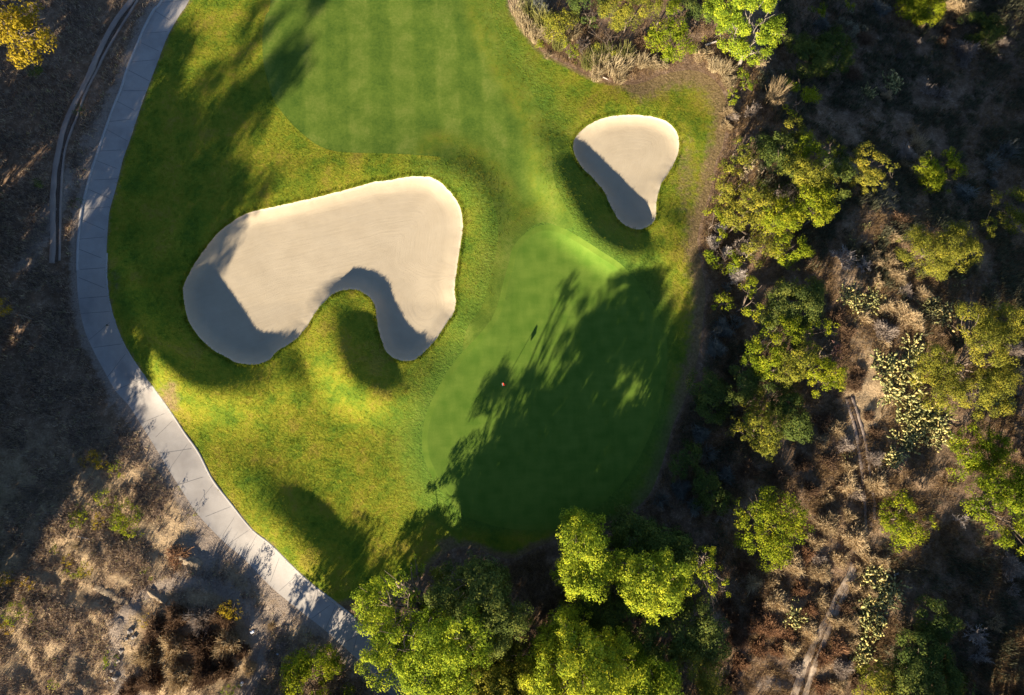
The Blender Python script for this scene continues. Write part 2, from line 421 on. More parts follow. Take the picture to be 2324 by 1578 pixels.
M = dict(
 rough=m_rough(), blade=m_blade(), fair=m_fair(), sand=m_sand(), soil=m_ground(),
 green=m_green('green_turf', (0.080, 0.150, 0.016), (0.130, 0.200, 0.026)), collar=m_green('collar_turf', (0.085, 0.155, 0.016), (0.140, 0.205, 0.026)),
 path=m_concrete('path_concrete', (0.315, 0.285, 0.25), (0.40, 0.368, 0.33), (0.235, 0.21, 0.19)),
 kerb=m_concrete('kerb_concrete', (0.34, 0.315, 0.285), (0.44, 0.41, 0.375), (0.35, 0.32, 0.30)),
 ditch=m_concrete('ditch_concrete', (0.20, 0.155, 0.125), (0.31, 0.245, 0.20), (0.20, 0.15, 0.12)),
 trail=m_plain('pale_trail', (0.27, 0.205, 0.145), (0.48, 0.375, 0.27), 4, .95), channel=m_concrete('channel_concrete', (0.25, 0.195, 0.155), (0.36, 0.285, 0.23), (0.22, 0.18, 0.165)),
 joint=m_plain('joint_dark_line', (0.14, 0.13, 0.125), (0.22, 0.21, 0.20)),  # dark strips laid over the slabs mark the joints
 mud=m_plain('channel_mud', (0.06, 0.04, 0.028), (0.15, 0.105, 0.075)),
 bark=m_plain('bark', (0.12, 0.085, 0.06), (0.26, 0.20, 0.15)), palebark=m_plain('pale_bark', (0.20, 0.165, 0.125), (0.40, 0.34, 0.27)),
 olive=m_leaf('leaf_olive', [(0.05, (0.0523, 0.062, 0.0138)), (0.5, (0.2066, 0.213, 0.0295)), (0.95, (0.4006, 0.3378, 0.0378))]),
 bright=m_leaf('leaf_bright', [(0.05, (0.0556, 0.0877, 0.0078)), (0.5, (0.2211, 0.2694, 0.0177)), (0.95, (0.4001, 0.369, 0.0247))], 0.28),
 willow=m_leaf('leaf_willow', [(0.05, (0.0697, 0.108, 0.0127)), (0.5, (0.2874, 0.3669, 0.0288)), (0.95, (0.5847, 0.5712, 0.0387))], 0.28),
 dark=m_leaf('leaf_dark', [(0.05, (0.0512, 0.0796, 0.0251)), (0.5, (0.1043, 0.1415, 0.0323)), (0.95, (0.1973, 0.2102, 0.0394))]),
 gold=m_leaf('leaf_gold', [(0.05, (0.175, 0.1313, 0.015)), (0.5, (0.375, 0.2687, 0.02)), (0.95, (0.525, 0.3375, 0.0375))], 0.28),
 sageblade=m_leaf('sage_undergrowth', [(0.05, (0.055, 0.06, 0.035)), (0.5, (0.13, 0.135, 0.08)), (0.95, (0.25, 0.235, 0.14))]),
 lemon=m_leaf('leaf_lemon', [(0.05, (0.12, 0.12, 0.014)), (0.5, (0.30, 0.275, 0.02)), (0.95, (0.46, 0.38, 0.04))]),
 sage=m_leaf('leaf_sage', [(0.05, (0.1105, 0.1105, 0.0715)), (0.5, (0.2145, 0.208, 0.1365)), (0.95, (0.351, 0.325, 0.208))]),
 pink=m_leaf('leaf_dead_pink', [(0.05, (0.13, 0.06, 0.045)), (0.5, (0.24, 0.13, 0.10)), (0.95, (0.34, 0.20, 0.15))]),
 buff=m_leaf('leaf_dead_buff', [(0.05, (0.22, 0.15, 0.07)), (0.5, (0.36, 0.27, 0.15)), (0.95, (0.48, 0.38, 0.24))]),
 tan=m_strand('twig_tan', (0.22, 0.155, 0.08), (0.62, 0.47, 0.27)), brown=m_strand('twig_brown', (0.074, 0.043, 0.027), (0.243, 0.155, 0.092)),
 rust=m_strand('twig_rust', (0.11, 0.055, 0.030), (0.33, 0.185, 0.10)), grey=m_strand('twig_grey', (0.188, 0.144, 0.112), (0.475, 0.388, 0.312)),
 pale=m_strand('twig_pale', (0.32, 0.27, 0.23), (0.55, 0.48, 0.42)), straw=m_strand('reed_straw', (0.17, 0.12, 0.055), (0.62, 0.50, 0.30)),
 reed=m_strand('reed_green', (0.09, 0.11, 0.025), (0.42, 0.38, 0.12)), slate=m_strand('twig_slate', (0.11, 0.115, 0.10), (0.30, 0.30, 0.25)),
 cactus=m_leaf('cactus_pad', [(0.05, (0.1969, 0.2188, 0.0924)), (0.6, (0.3562, 0.3484, 0.132)), (0.95, (0.7875, 0.6156, 0.2244))], 0.0),
 dryblade=m_leaf('dry_grass_blade', [(0.05, (0.0627, 0.0394, 0.0185)), (0.45, (0.197, 0.131, 0.063)), (0.95, (0.4656, 0.3318, 0.1596))], 0.25),
 litterblade=m_leaf('slope_litter', [(0.05, (0.1307, 0.0933, 0.0794)), (0.5, (0.3483, 0.2646, 0.1986)), (0.85, (0.6966, 0.5289, 0.3249)), (0.95, (0.4933, 0.4978, 0.1803))], 0.2),
 white=m_plain('white_paper', (0.72, 0.74, 0.78), (0.8, 0.82, 0.85), 20), red=m_plain('red_cloth', (0.42, 0.035, 0.02), (0.50, 0.05, 0.03), 20),
 pole=m_plain('pale_pole', (0.34, 0.33, 0.29), (0.42, 0.41, 0.36), 20), cup=m_plain('cup_liner', (0.35, 0.50, 0.55), (0.45, 0.6, 0.65), 20),
 wood=m_plain('dead_wood', (0.34, 0.29, 0.24), (0.55, 0.49, 0.42), 12), rock=m_plain('rock', (0.22, 0.18, 0.14), (0.42, 0.37, 0.31), 6),
 ridge=m_plain('straw_ridge', (0.14, 0.10, 0.065), (0.40, 0.31, 0.20), 9),
)
# ---------------------------------------------------------------- the ground: one triangulation cut into zones
rng = np.random.default_rng(7)
polys = [B1, B2, GREEN, COLLAR, FAIR, PATH, TURF]
X0, X1, Y0, Y1 = -480.0, 2800.0, -400.0, 2040.0
pts = []; edges = []
def add_loop(P, closed=True):
    P = P[(P[:, 0] > X0 + 3) & (P[:, 0] < X1 - 3) & (P[:, 1] > Y0 + 3) & (P[:, 1] < Y1 - 3)] if not closed else P
    s = len(pts); n = len(P)
    pts.extend([tuple(p) for p in P])
    edges.extend([(s + i, s + (i + 1) % n) for i in range(n if closed else n - 1)])
for P in (B1, B2, GREEN, COLLAR): add_loop(P)
for L in (FAIR_HARD, FAIR_SOFT, PL, PR, TURF_R): add_loop(L, False)
bound = np.array(pts)
rings = [offset_poly(P, d) for P in (B1, B2) for d in (-3, -6, -12, 4, 9)]
rings = np.vstack(rings)
fx = np.arange(-60, 2385, 9.5); fy = np.arange(-60, 1645, 9.5)
g1 = np.stack(np.meshgrid(fx, fy), -1).reshape(-1, 2); g1 = g1 + rng.uniform(-2.5, 2.5, g1.shape)
cx_ = np.arange(X0, X1 + 1, 40.0); cy_ = np.arange(Y0, Y1 + 1, 40.0)
g2 = np.stack(np.meshgrid(cx_, cy_), -1).reshape(-1, 2)
g2 = g2[~((g2[:, 0] > -65) & (g2[:, 0] < 2390) & (g2[:, 1] > -65) & (g2[:, 1] < 1650))]
far = np.vstack([g1, g2])
# drop grid points that crowd an outline
key = set()
for q in bound: key.add((int(q[0] // 4), int(q[1] // 4)))
def crowded(a):
    i, j = int(a[0] // 4), int(a[1] // 4)
    return any((i + u, j + v) in key for u in (-1, 0, 1) for v in (-1, 0, 1))
far = np.array([a for a in far if not crowded(a)])
allp = np.vstack([bound, rings, far])
res = delaunay_2d_cdt([Vector((float(a), float(b))) for a, b in allp], edges, [], 0, 1e-4, False)
vp = np.array([(v.x, v.y) for v in res[0]]); tri = np.array([f for f in res[2] if len(f) == 3], np.int32)
vz = height(vp); v3 = W(vp[:, 0], vp[:, 1], vz)
cen = vp[tri].mean(1)
zone = np.zeros(len(tri), int)
for k, P in ((1, TURF), (2, PATH), (3, FAIR), (4, COLLAR), (5, GREEN), (6, B1), (7, B2)):
    ins = inside(P, cen)
    if k == 3: ins &= inside(TURF, cen)
    zone[ins] = k
# attributes
dTR = pdist(TURF_EDGE, vp, False); dPR = pdist(PR, vp, False); dPL = pdist(PL, vp, False)
px, py = vp[:, 0], vp[:, 1]
eastw = sstep(470, 640, px * 0.4 + py * -0.2) * 0  # unused
wE = np.where((px > 1430) & (py > 120) & (py < 1250), 44.0, np.where(py < 200, 9.0, 20.0))
wE = np.where((px > 1450) & (px < 1700) & (py < 260), 60.0, wE)
dirt = 0.95 * np.exp(-(dTR / wE) ** 1.4)
dirt = np.maximum(dirt, 0.62 * np.exp(-(dPR / 13.0) ** 1.5))
dirt = np.maximum(dirt, 0.75 * np.exp(-((px - 385) / 34) ** 2 - ((py - 905) / 60) ** 2))
dirt = np.maximum(dirt, 0.55 * np.exp(-((px - 262) / 22) ** 2 - ((py - 640) / 60) ** 2))
dirt = np.maximum(dirt, 0.6 * np.exp(-((px - 1555) / 45) ** 2 - ((py - 400) / 160) ** 2))
dirt = np.maximum(dirt, 0.85 * np.exp(-((px - 1018) / 40) ** 2 - ((py - 1235) / 25) ** 2))
mow = sstep(8, 75, pdist(FAIR_SOFT, vp, False)) * inside(FAIR, vp)
dG = pdist(GREEN, vp, True, cap=140)
mow2 = np.exp(-(np.minimum(dG, 1e4) / (70 + 25 * fbm(px / 50, py / 50, 61, 2))) ** 2) * (1 - sstep(1500, 1560, px)) * (1 - sstep(1190, 1230, py))
mow2 = np.maximum(mow2, np.exp(-(pdist(FAIR_SOFT, vp, False) / 70.0) ** 2) * (py < 760) * 0.8)
hard = pdist(FAIR_HARD, vp, False) < 1.0
mow = np.where(hard, 1.0, mow)
tanm = 0.55 * np.exp(-((px - 1985) / 190) ** 2 - ((py - 830) / 420) ** 2) + 0.4 * np.exp(-((px - 1850) / 200) ** 2 - ((py - 1400) / 260) ** 2)
tanm = np.clip(np.maximum(tanm, 1.25 * sstep(900, 1150, py) * (px < 760)), 0, 1.3)
bare = 0.9 * np.exp(-(dPL / np.where(py > 900, 46.0, 28.0)) ** 1.5)
bare = np.maximum(bare, 0.8 * np.exp(-((np.hypot(px - 425, (py - 1478) * 1.05) - 170) / 38) ** 2) * (px < 760))
bare = np.maximum(bare, 0.85 * np.exp(-((px - 470) / 95) ** 2 - ((py - 1250) / 80) ** 2))
bare = np.maximum(bare, 0.8 * np.exp(-((px - 620) / 90) ** 2 - ((py - 1400) / 60) ** 2))
bare = np.maximum(bare, 0.8 * np.exp(-((px - (385 - 0.55 * py)) / 40) ** 2) * (py < 620))
tanm = np.maximum(tanm, 2.1 * np.exp(-((px - 1962) / 52) ** 2 - ((py - 890) / 150) ** 2))
bare = np.maximum(bare, 0.6 * np.exp(-((px - 1740) / 60) ** 2 - ((py - 1550) / 40) ** 2))
bare = np.maximum(bare, 0.5 * np.exp(-((px - 290) / 60) ** 2 - ((py - 1450) / 100) ** 2))
# raking lines follow the rim on the round ends and run straight between
top = spline([(300,575),(514,500),(576,474),(648,458),(717,442),(786,425),(838,410),(883,403),(924,396),(958,397),(990,405),(1015,424),(1035,450),(1047,480),(1052,517),(1046,560),(1040,600),(1033,652)], False, 8)
rake = pdist(top, vp, False, cap=500) * 0.04
lobe = np.hypot((px - 965) * 1.25, py - 690) * 0.04
wl = sstep(850, 930, px) * sstep(590, 650, py)
rake = rake * (1 - wl) + (lobe + 4.0) * wl
r2 = pdist(spline([(1325,330),(1345,300),(1385,282),(1430,276),(1480,282),(1512,305),(1518,350),(1500,400),(1475,450)], False, 8), vp, False, cap=300) * 0.04
rake = np.where(px > 1200, r2, rake)
lip = np.exp(-(np.minimum(pdist(B1, vp, True, cap=40), pdist(B2, vp, True, cap=40)) / 4.5) ** 2)

ZN = {0: ('ground', 'soil'), 1: ('rough_turf', 'rough'), 2: ('cart_path', 'path'), 3: ('fairway', 'fair'), 4: ('green_collar', 'collar'), 5: ('putting_green', 'green'), 6: ('sand_bunker', 'sand'), 7: ('sand_bunker', 'sand')}
ZL = {0: ('dry brown scrub soil around the golf hole', 'ground'), 1: ('yellow-green rough grass around the bunkers and the green', 'turf'), 2: ('pale concrete cart path curving down the left side', 'path'),
      3: ('striped mown fairway at the top of the picture', 'fairway'), 4: ('narrow mown collar ring round the putting green', 'turf'), 5: ('smooth putting green with the flagstick, half in tree shadow', 'putting green'),
      6: ('large boot-shaped raked sand bunker beside the fairway end', 'bunker'), 7: ('small pear-shaped raked sand bunker near the trees', 'bunker')}
for k, (nm, mt) in ZN.items():
    f = tri[zone == k]
    used, inv = np.unique(f.ravel(), return_inverse=True)
    V = v3[used]
    at = {}
    if k in (1, 3): at['dirt'] = ('POINT', dirt[used])
    if k == 3: at['mow'] = ('POINT', np.maximum(mow, mow2)[used])
    if k == 1: at['mow'] = ('POINT', np.where(hard, 0, mow2)[used])
    if k == 0: at['tan'] = ('POINT', tanm[used]); at['bare'] = ('POINT', bare[used])
    if k in (6, 7): at['rake'] = ('POINT', rake[used]); at['lip'] = ('POINT', lip[used])
    F = [inv.reshape(-1, 3)]
    if k == 0:      # carry the ground on to the horizon
        x0, x1, y0, y1 = W([X0, X1, X1, X0], [Y0, Y0, Y1, Y1], 0.0)
        rect = W([X0, X1, X1, X0], [Y0, Y0, Y1, Y1], -0.3)
        R = 900.0; outer = np.array([(-R, R, -0.3), (R, R, -0.3), (R, -R, -0.3), (-R, -R, -0.3)])
        n0 = len(V); V = np.vstack([V, rect, outer])
        q = np.array([[n0 + i, n0 + 4 + i, n0 + 4 + (i + 1) % 4, n0 + (i + 1) % 4] for i in range(4)])
        F.append(q)
        for kk in at: at[kk] = (at[kk][0], np.concatenate([at[kk][1], np.zeros(8)]))
    me = mk_mesh(nm, V, F, at, smooth=True)
    # faces up
    nn = np.zeros(len(me.polygons) * 3, np.float32); me.polygons.foreach_get('normal', nn)
    if nn[2::3].mean() < 0: me.flip_normals()
    o = link(nm, me, M[mt]); tag(o, ZL[k][0], ZL[k][1], kind='structure')

# ---------------------------------------------------------------- ribbons: kerbs, ditch walls, joints
def ribbon_box(L, width, hgt, base=-0.15, shift=0.0, jag=0.0, seed=0):
    """L survey polyline -> solid strip of WIDTH metres, top HGT above the ground"""
    L = np.asarray(L, float)
    w3 = G(L[:, 0], L[:, 1]); t = np.gradient(w3[:, :2], axis=0); t /= np.linalg.norm(t, axis=1)[:, None]
    nr = np.stack([-t[:, 1], t[:, 0]], 1); r = np.random.default_rng(seed)
    c = w3[:, :2] + nr * shift
    wl = width / 2 * (1 + jag * r.uniform(-1, 1, len(L))); wr = width / 2 * (1 + jag * r.uniform(-1, 1, len(L)))
    a = c + nr * wl[:, None]; b = c - nr * wr[:, None]; z = w3[:, 2]
    bev = min(0.02, width * 0.2)
    ai = c + nr * (wl - bev)[:, None]; bi = c - nr * (wr - bev)[:, None]
    cols = [np.c_[a, z + base], np.c_[a, z + hgt - bev], np.c_[ai, z + hgt], np.c_[bi, z + hgt], np.c_[b, z + hgt - bev], np.c_[b, z + base]]
    n = len(L); V = np.vstack(cols); F = []
    for k in range(5):
        i = np.arange(n - 1); F.append(np.stack([k * n + i, k * n + i + 1, (k + 1) * n + i + 1, (k + 1) * n + i], 1))
    F = np.vstack(F)
    caps = np.array([[k * n for k in range(6)], [k * n + n - 1 for k in range(5, -1, -1)]])
    return V, [F, caps]

def cut(L, y0, y1): return L[(L[:, 1] >= y0) & (L[:, 1] <= y1)]
for L, sh, w in ((cut(PL, -60, 622), 0.1, 0.20), (cut(PR, 575, 1640), 0.06, 0.17)):
    V, F = ribbon_box(L, w, 0.10 if w > 0.18 else 0.055, shift=sh, jag=0.03, seed=3)
    tag(link('kerb', mk_mesh('kerb', V, F), M['kerb']), 'low concrete kerb along the cart path edge', 'kerb', kind='structure')

def arc(L):
    s = np.concatenate([[0], np.cumsum(np.linalg.norm(np.diff(L, axis=0), axis=1))]); return s / s[-1], s[-1]
w3l, w3r = G(PL[:, 0], PL[:, 1]), G(PR[:, 0], PR[:, 1])
jv, jf = [], []
def joint(pl, pr, wd):
    n = 7; q = np.linspace(pl, pr, n); d = pr - pl; d /= np.linalg.norm(d); nr = np.array([-d[1], d[0]])
    w = G(q[:, 0], q[:, 1]) + np.array([0, 0, 0.006]); m = wd / 2
    dw = w[-1, :2] - w[0, :2]; dw /= np.linalg.norm(dw); nw = np.array([-dw[1], dw[0], 0]) * m
    s = len(jv) * 0 + sum(len(a) for a in jv)
    jv.append(np.vstack([w + nw, w - nw])); i = np.arange(n - 1)
    jf.append(np.stack([s + i, s + i + 1, s + n + i + 1, s + n + i], 1))
def at_y(L, y):
    i = np.argmin(np.abs(L[:, 1] - y)); i = np.clip(i, 1, len(L) - 2)
    j = i + 1 if y > L[i, 1] else i - 1
    t = (y - L[i, 1]) / (L[j, 1] - L[i, 1]); return L[i] + (L[j] - L[i]) * t
rj = random.Random(4)
y = -40.0
while y < 640:                               # zigzag slabs at the top
    for yl, yr in ((y, y + 26), (y + 47, y + 43)):
        joint(at_y(PL, yl + rj.uniform(-3, 3)) + (4, 0), at_y(PR, yr + rj.uniform(-3, 3)) - (2, 0), 0.045)
    y += 67
for a, b in (((183,712),(252,707)),((202,772),(249,732)),((212,789),(283,780)),((243,857),(285,803)),((260,886),(325,860)),((285,912),(338,875)),((322,960),(384,934)),((345,1000),(394,953)),((360,1030),(437,1018)),((383,1067),(425,1008)),
             ((402,1101),(470,1080)),((440,1155),(483,1100)),((456,1177),(523,1150)),((501,1222),(537,1166)),((515,1237),(565,1203)),((553,1268),(582,1215)),((580,1297),(622,1248)),((612,1325),(634,1265)),((633,1342),(677,1303)),((672,1376),(690,1318)),
             ((707,1404),(757,1367)),((738,1430),(760,1377)),((775,1462),(840,1425)),((800,1485),(815,1420)),((845,1532),(905,1500)),((870,1560),(900,1506))):
    joint(np.array(a, float), np.array(b, float), 0.04)
tag(link('cart_path_joints', mk_mesh('cart_path_joints', np.vstack(jv), [np.vstack(jf)]), M['joint']), 'dark joint lines between the cart path slabs', 'joint', kind='structure')

def ditch(name, label, outer, inner, wo, wi, gap, hgt=0.14, mat='ditch'):
    outer = spline(outer, False, 9); inner = spline(inner, False, 9)
    root = empty(name, tuple(G(outer[len(outer) // 2, 0], outer[len(outer) // 2, 1])))
    tag(root, label, 'drainage channel')
    off = np.array(root.location)
    for nm, L, w, j in (('channel_wall', outer, wo, 0.06), ('channel_wall', inner, wi, 0.18)):
        V, F = ribbon_box(L, w, hgt, jag=j, seed=11)
        link(nm, mk_mesh(nm, V - off, F), M[mat], root)
    n = min(len(outer), len(inner)); a = outer[np.linspace(0, len(outer) - 1, n).astype(int)]; b = inner[np.linspace(0, len(inner) - 1, n).astype(int)]
    V, F = ribbon_box((a + b) / 2, gap, 0.03, jag=0.05, seed=5)
    link('channel_bed', mk_mesh('channel_bed', V - off, F), M['mud'], root)
    return root
ditch('drainage_channel', 'long curved concrete drainage channel on the brown slope left of the cart path',
 [(330,-60),(318,-30),(300,0),(266,45),(242,86),(214,145),(193,193),(169,238),(148,286),(135,338),(126,390),(121,449),(121,544),(119,598)],
 [(342,-55),(330,-28),(312,2),(273,66),(244,114),(216,169),(194,214),(177,262),(158,310),(147,352),(141,414),(138,483),(137,544),(136,592)], 0.50, 0.17, 0.34, mat='channel')
ditch('drainage_channel', 'short straight concrete ditch running through tan bushes beside the cactus field',
 [(1920,904),(1930,940),(1941,980),(1949,1029),(1956,1080),(1960,1125),(1963,1170),(1964,1208)], [(1932,898),(1944,935),(1956,975),(1965,1010),(1972,1060),(1977,1100),(1982,1140),(1984,1180)], 0.26, 0.24, 0.36, .07)
ditch('drainage_channel', 'forked pale concrete ditch slanting down through rust-brown bushes at the bottom',
 [(1936,1278),(1925,1310),(1905,1345),(1885,1388),(1868,1420),(1850,1457),(1834,1490),(1815,1535),(1800,1580),(1780,1640)], [(1944,1284),(1934,1316),(1915,1350),(1895,1394),(1880,1428),(1866,1465),(1851,1502),(1836,1545),(1822,1590),(1802,1650)], 0.62, 0.44, 0.24, .10, 'trail')

# ---------------------------------------------------------------- sun
b0 = W(1140, 876, 0.5); b1 = W(1217, 738, 0.5)
sv = (b1 - b0)[:2]; sv = sv / np.linalg.norm(sv)
ELEV = math.radians(18.5)
LSUN = np.array([-sv[0] * math.cos(ELEV), -sv[1] * math.cos(ELEV), math.sin(ELEV)])
# ---------------------------------------------------------------- foliage builders
def crown_arrays(lobes, leaf, dens, rg, clump=0.42, flat=0.80):
    """lobes: world (x,y,z,r) -> leaf quads (V,F,tint)"""
    Cs, Rs, Tn, Lc = [], [], [], []
    lobes = np.asarray(lobes, float)
    for x, y, z, r in lobes:
        k = max(8, int(4.6 * (r / clump) ** 2))
        u = rg.normal(size=(k, 3)); u /= np.linalg.norm(u, axis=1)[:, None]
        u[:, 2] = np.where(u[:, 2] < -0.45, -u[:, 2], u[:, 2])
        rad = r * rg.uniform(0.62, 1.04, k)
        c = np.array([x, y, z]) + u * rad[:, None] * np.array([1, 1, flat])
        hole = vnoise(c[:, 0] / (clump * 2.3) + 50, c[:, 1] / (clump * 2.3) + c[:, 2] / (clump * 2.0), 5)
        out_ = vnoise(c[:, 0] / (clump * 1.7) + 9, c[:, 1] / (clump * 1.7) - c[:, 2] / (clump * 1.5), 8)
        kp = hole > 0.37; c = c + u * ((out_ - .45) * 0.5 * r)[:, None]; c = c[kp]; u = u[kp]
        # keep the clumps that are not buried deep inside another lobe
        dd = np.linalg.norm((c[:, None, :] - lobes[None, :, :3]) / np.array([1, 1, flat]), axis=2) / lobes[None, :, 3]
        ok = (dd < 0.6).sum(1) == 0
        c = c[ok]; u = u[ok]
        Cs.append(c); Rs.append(clump * rg.uniform(0.65, 1.25, len(c)) * np.clip(r / 1.2, 0.55, 1.15)); Lc.append(u); Tn.append(rg.uniform(0, 1, len(c)))
    C = np.vstack(Cs); R = np.concatenate(Rs); U = np.vstack(Lc); T = np.concatenate(Tn)
    cnt = np.maximum(8, (dens * 2.0 * R ** 2 / leaf ** 2).astype(int))
    idx = np.repeat(np.arange(len(C)), cnt); n = len(idx)
    d = rg.normal(size=(n, 3)); d /= np.linalg.norm(d, axis=1)[:, None]
    p = C[idx] + d * (R[idx] * rg.uniform(0.35, 1.05, n) ** 0.7)[:, None] * np.array([1, 1, 0.75])
    nrm = d * 0.75 + U[idx] * 0.8 + np.array([0, 0, 0.15]) + rg.normal(size=(n, 3)) * 0.42
    nrm /= np.linalg.norm(nrm, axis=1)[:, None]
    a = np.cross(nrm, rg.normal(size=(n, 3))); a /= np.linalg.norm(a, axis=1)[:, None]
    b = np.cross(nrm, a)
    l = leaf * rg.uniform(0.6, 1.35, n); w = l * rg.uniform(0.38, 0.6, n)
    q0 = p - a * l[:, None] * 0.5; q2 = p + a * l[:, None] * 0.5
    m = p + nrm * (l * 0.10)[:, None] * 0
    q1 = m + b * w[:, None] * 0.5; q3 = m - b * w[:, None] * 0.5
    V = np.stack([q0, q1, q2, q3], 1).reshape(-1, 3)
    F = np.arange(4 * n).reshape(-1, 4)
    tint = np.clip(0.55 * T[idx] + 0.45 * rg.uniform(0, 1, n), 0, 1)
    return V, F, tint

def tube(pts, r0, r1, sides=6):
    P = np.asarray(pts, float); n = len(P)
    t = np.gradient(P, axis=0); t /= np.linalg.norm(t, axis=1)[:, None]
    ref = np.where(np.abs(t[:, 2:3]) > 0.9, np.array([[1.0, 0, 0]]), np.array([[0, 0, 1.0]]))
    u = np.cross(t, ref); u /= np.linalg.norm(u, axis=1)[:, None]; v = np.cross(t, u)
    r = np.linspace(r0, r1, n)[:, None, None]
    th = np.linspace(0, 2 * math.pi, sides, endpoint=False)
    ring = P[:, None, :] + r * (np.cos(th)[None, :, None] * u[:, None, :] + np.sin(th)[None, :, None] * v[:, None, :])
    V = ring.reshape(-1, 3); F = []
    for i in range(n - 1):
        for k in range(sides):
            F.append((i * sides + k, i * sides + (k + 1) % sides, (i + 1) * sides + (k + 1) % sides, (i + 1) * sides + k))
    return V, np.array(F)

def bezier(a, b, bend, rg, n=7):
    a = np.asarray(a, float); b = np.asarray(b, float); m = (a + b) / 2 + rg.normal(size=3) * bend * np.linalg.norm(b - a)
    t = np.linspace(0, 1, n)[:, None]; return (1 - t) ** 2 * a + 2 * t * (1 - t) * m + t * t * b

def join(parts):
    V, F, s = [], [], 0
    for v, f in parts: V.append(v); F.append(f + s); s += len(v)
    return np.vstack(V), np.vstack(F)

SEED = [100]
def plant(name, label, cat, lobes, mat, leaf=0.17, dens=5.0, root=None, trunk=0.16, bark='bark', clump=0.42, group=None, mat2=None, tnm='trunk', cnm='crown', skirt=()):
    """lobes: (px,py,r_px,height) as they stand; heights above the datum"""
    SEED[0] += 1; rg = np.random.default_rng(SEED[0])
    lw = []
    dz = -float(hill_fall(np.mean([l[0] for l in lobes]), np.mean([l[1] for l in lobes])))
    for lb in lobes:
        px_, py_, r_, z_ = lb[:4]; z_ = z_ + dz
        p = W(px_, py_, z_); r_m = 1.22 * r_ * float(MPP(px_, py_, z_)); lw.append((p[0], p[1], p[2], r_m))
        for f, g in skirt:
            if z_ - dz > 4.5: lw.append((p[0] + rg.normal() * .3, p[1] + rg.normal() * .3, (z_ - dz) * f + dz, r_m * g))
    lw = np.array(lw)
    if root is None:
        wgt = lw[:, 3] ** 2; c = (lw[:, :2] * wgt[:, None]).sum(0) / wgt.sum()
        pxr, pyr = PX((c[0], c[1], dz)); base = np.array([c[0], c[1], float(hlook(pxr, pyr)) - 0.05])
    else:
        base = G(root[0], root[1]) - np.array([0, 0, 0.05])
    o = empty(name, tuple(base)); tag(o, label, cat, group)
    V, F, T = crown_arrays(lw, leaf, dens, rg, clump)
    link(cnm, mk_mesh(cnm, V - base, F, {'tint': ('FACE', T)}), M[mat], o)
    ztop = lw[:, 2].mean(); parts = []
    fork = np.array([base[0], base[1], base[2]]) + (np.array([*lw[:, :2].mean(0), ztop]) - base) * 0.5
    parts.append(tube(bezier(base, fork, 0.06, rg), trunk, trunk * 0.72, 7))
    for x, y, z, r in lw:
        e = np.array([x, y, z + 0.1 * r]); s0 = base + (fork - base) * rg.uniform(0.55, 1.0)
        parts.append(tube(bezier(s0, e, 0.12, rg), trunk * 0.5, trunk * 0.12, 5))
        for _ in range(4):
            q = np.array([x, y, z]) + rg.normal(size=3) * r * 0.5
            parts.append(tube(bezier(e - (e - s0) * 0.3, q, 0.15, rg, 5), trunk * 0.16, 0.012, 4))
    V, F = join(parts)
    link(tnm, mk_mesh(tnm, V - base, F, smooth=True), M[bark], o)
    return o

def shrub(label, lobes, mat, cat='shrub', **kw):
    kw.setdefault('trunk', 0.07); kw.setdefault('leaf', 0.15)
    return plant('leafy_shrub', label, cat, lobes, mat, tnm='stems', cnm='foliage', **kw)

# --- strand plants, unit size (radius 1, height about 1)
def ribbons(starts, mids, ends, w0, w1, rg):
    n = len(starts); d = ends - starts
    s = np.cross(d, rg.normal(size=(n, 3))); s /= np.linalg.norm(s, axis=1)[:, None] + 1e-9
    w0 = np.broadcast_to(w0, n)[:, None]; w1 = np.broadcast_to(w1, n)[:, None]; wm = (w0 + w1) / 2
    V = np.stack([starts - s * w0, starts + s * w0, mids - s * wm, mids + s * wm, ends - s * w1, ends + s * w1], 1).reshape(-1, 3)
    b = np.arange(n)[:, None] * 6
    F = np.concatenate([b + np.array([[0, 1, 3, 2]]), b + np.array([[2, 3, 5, 4]])], 0)
    return V, F

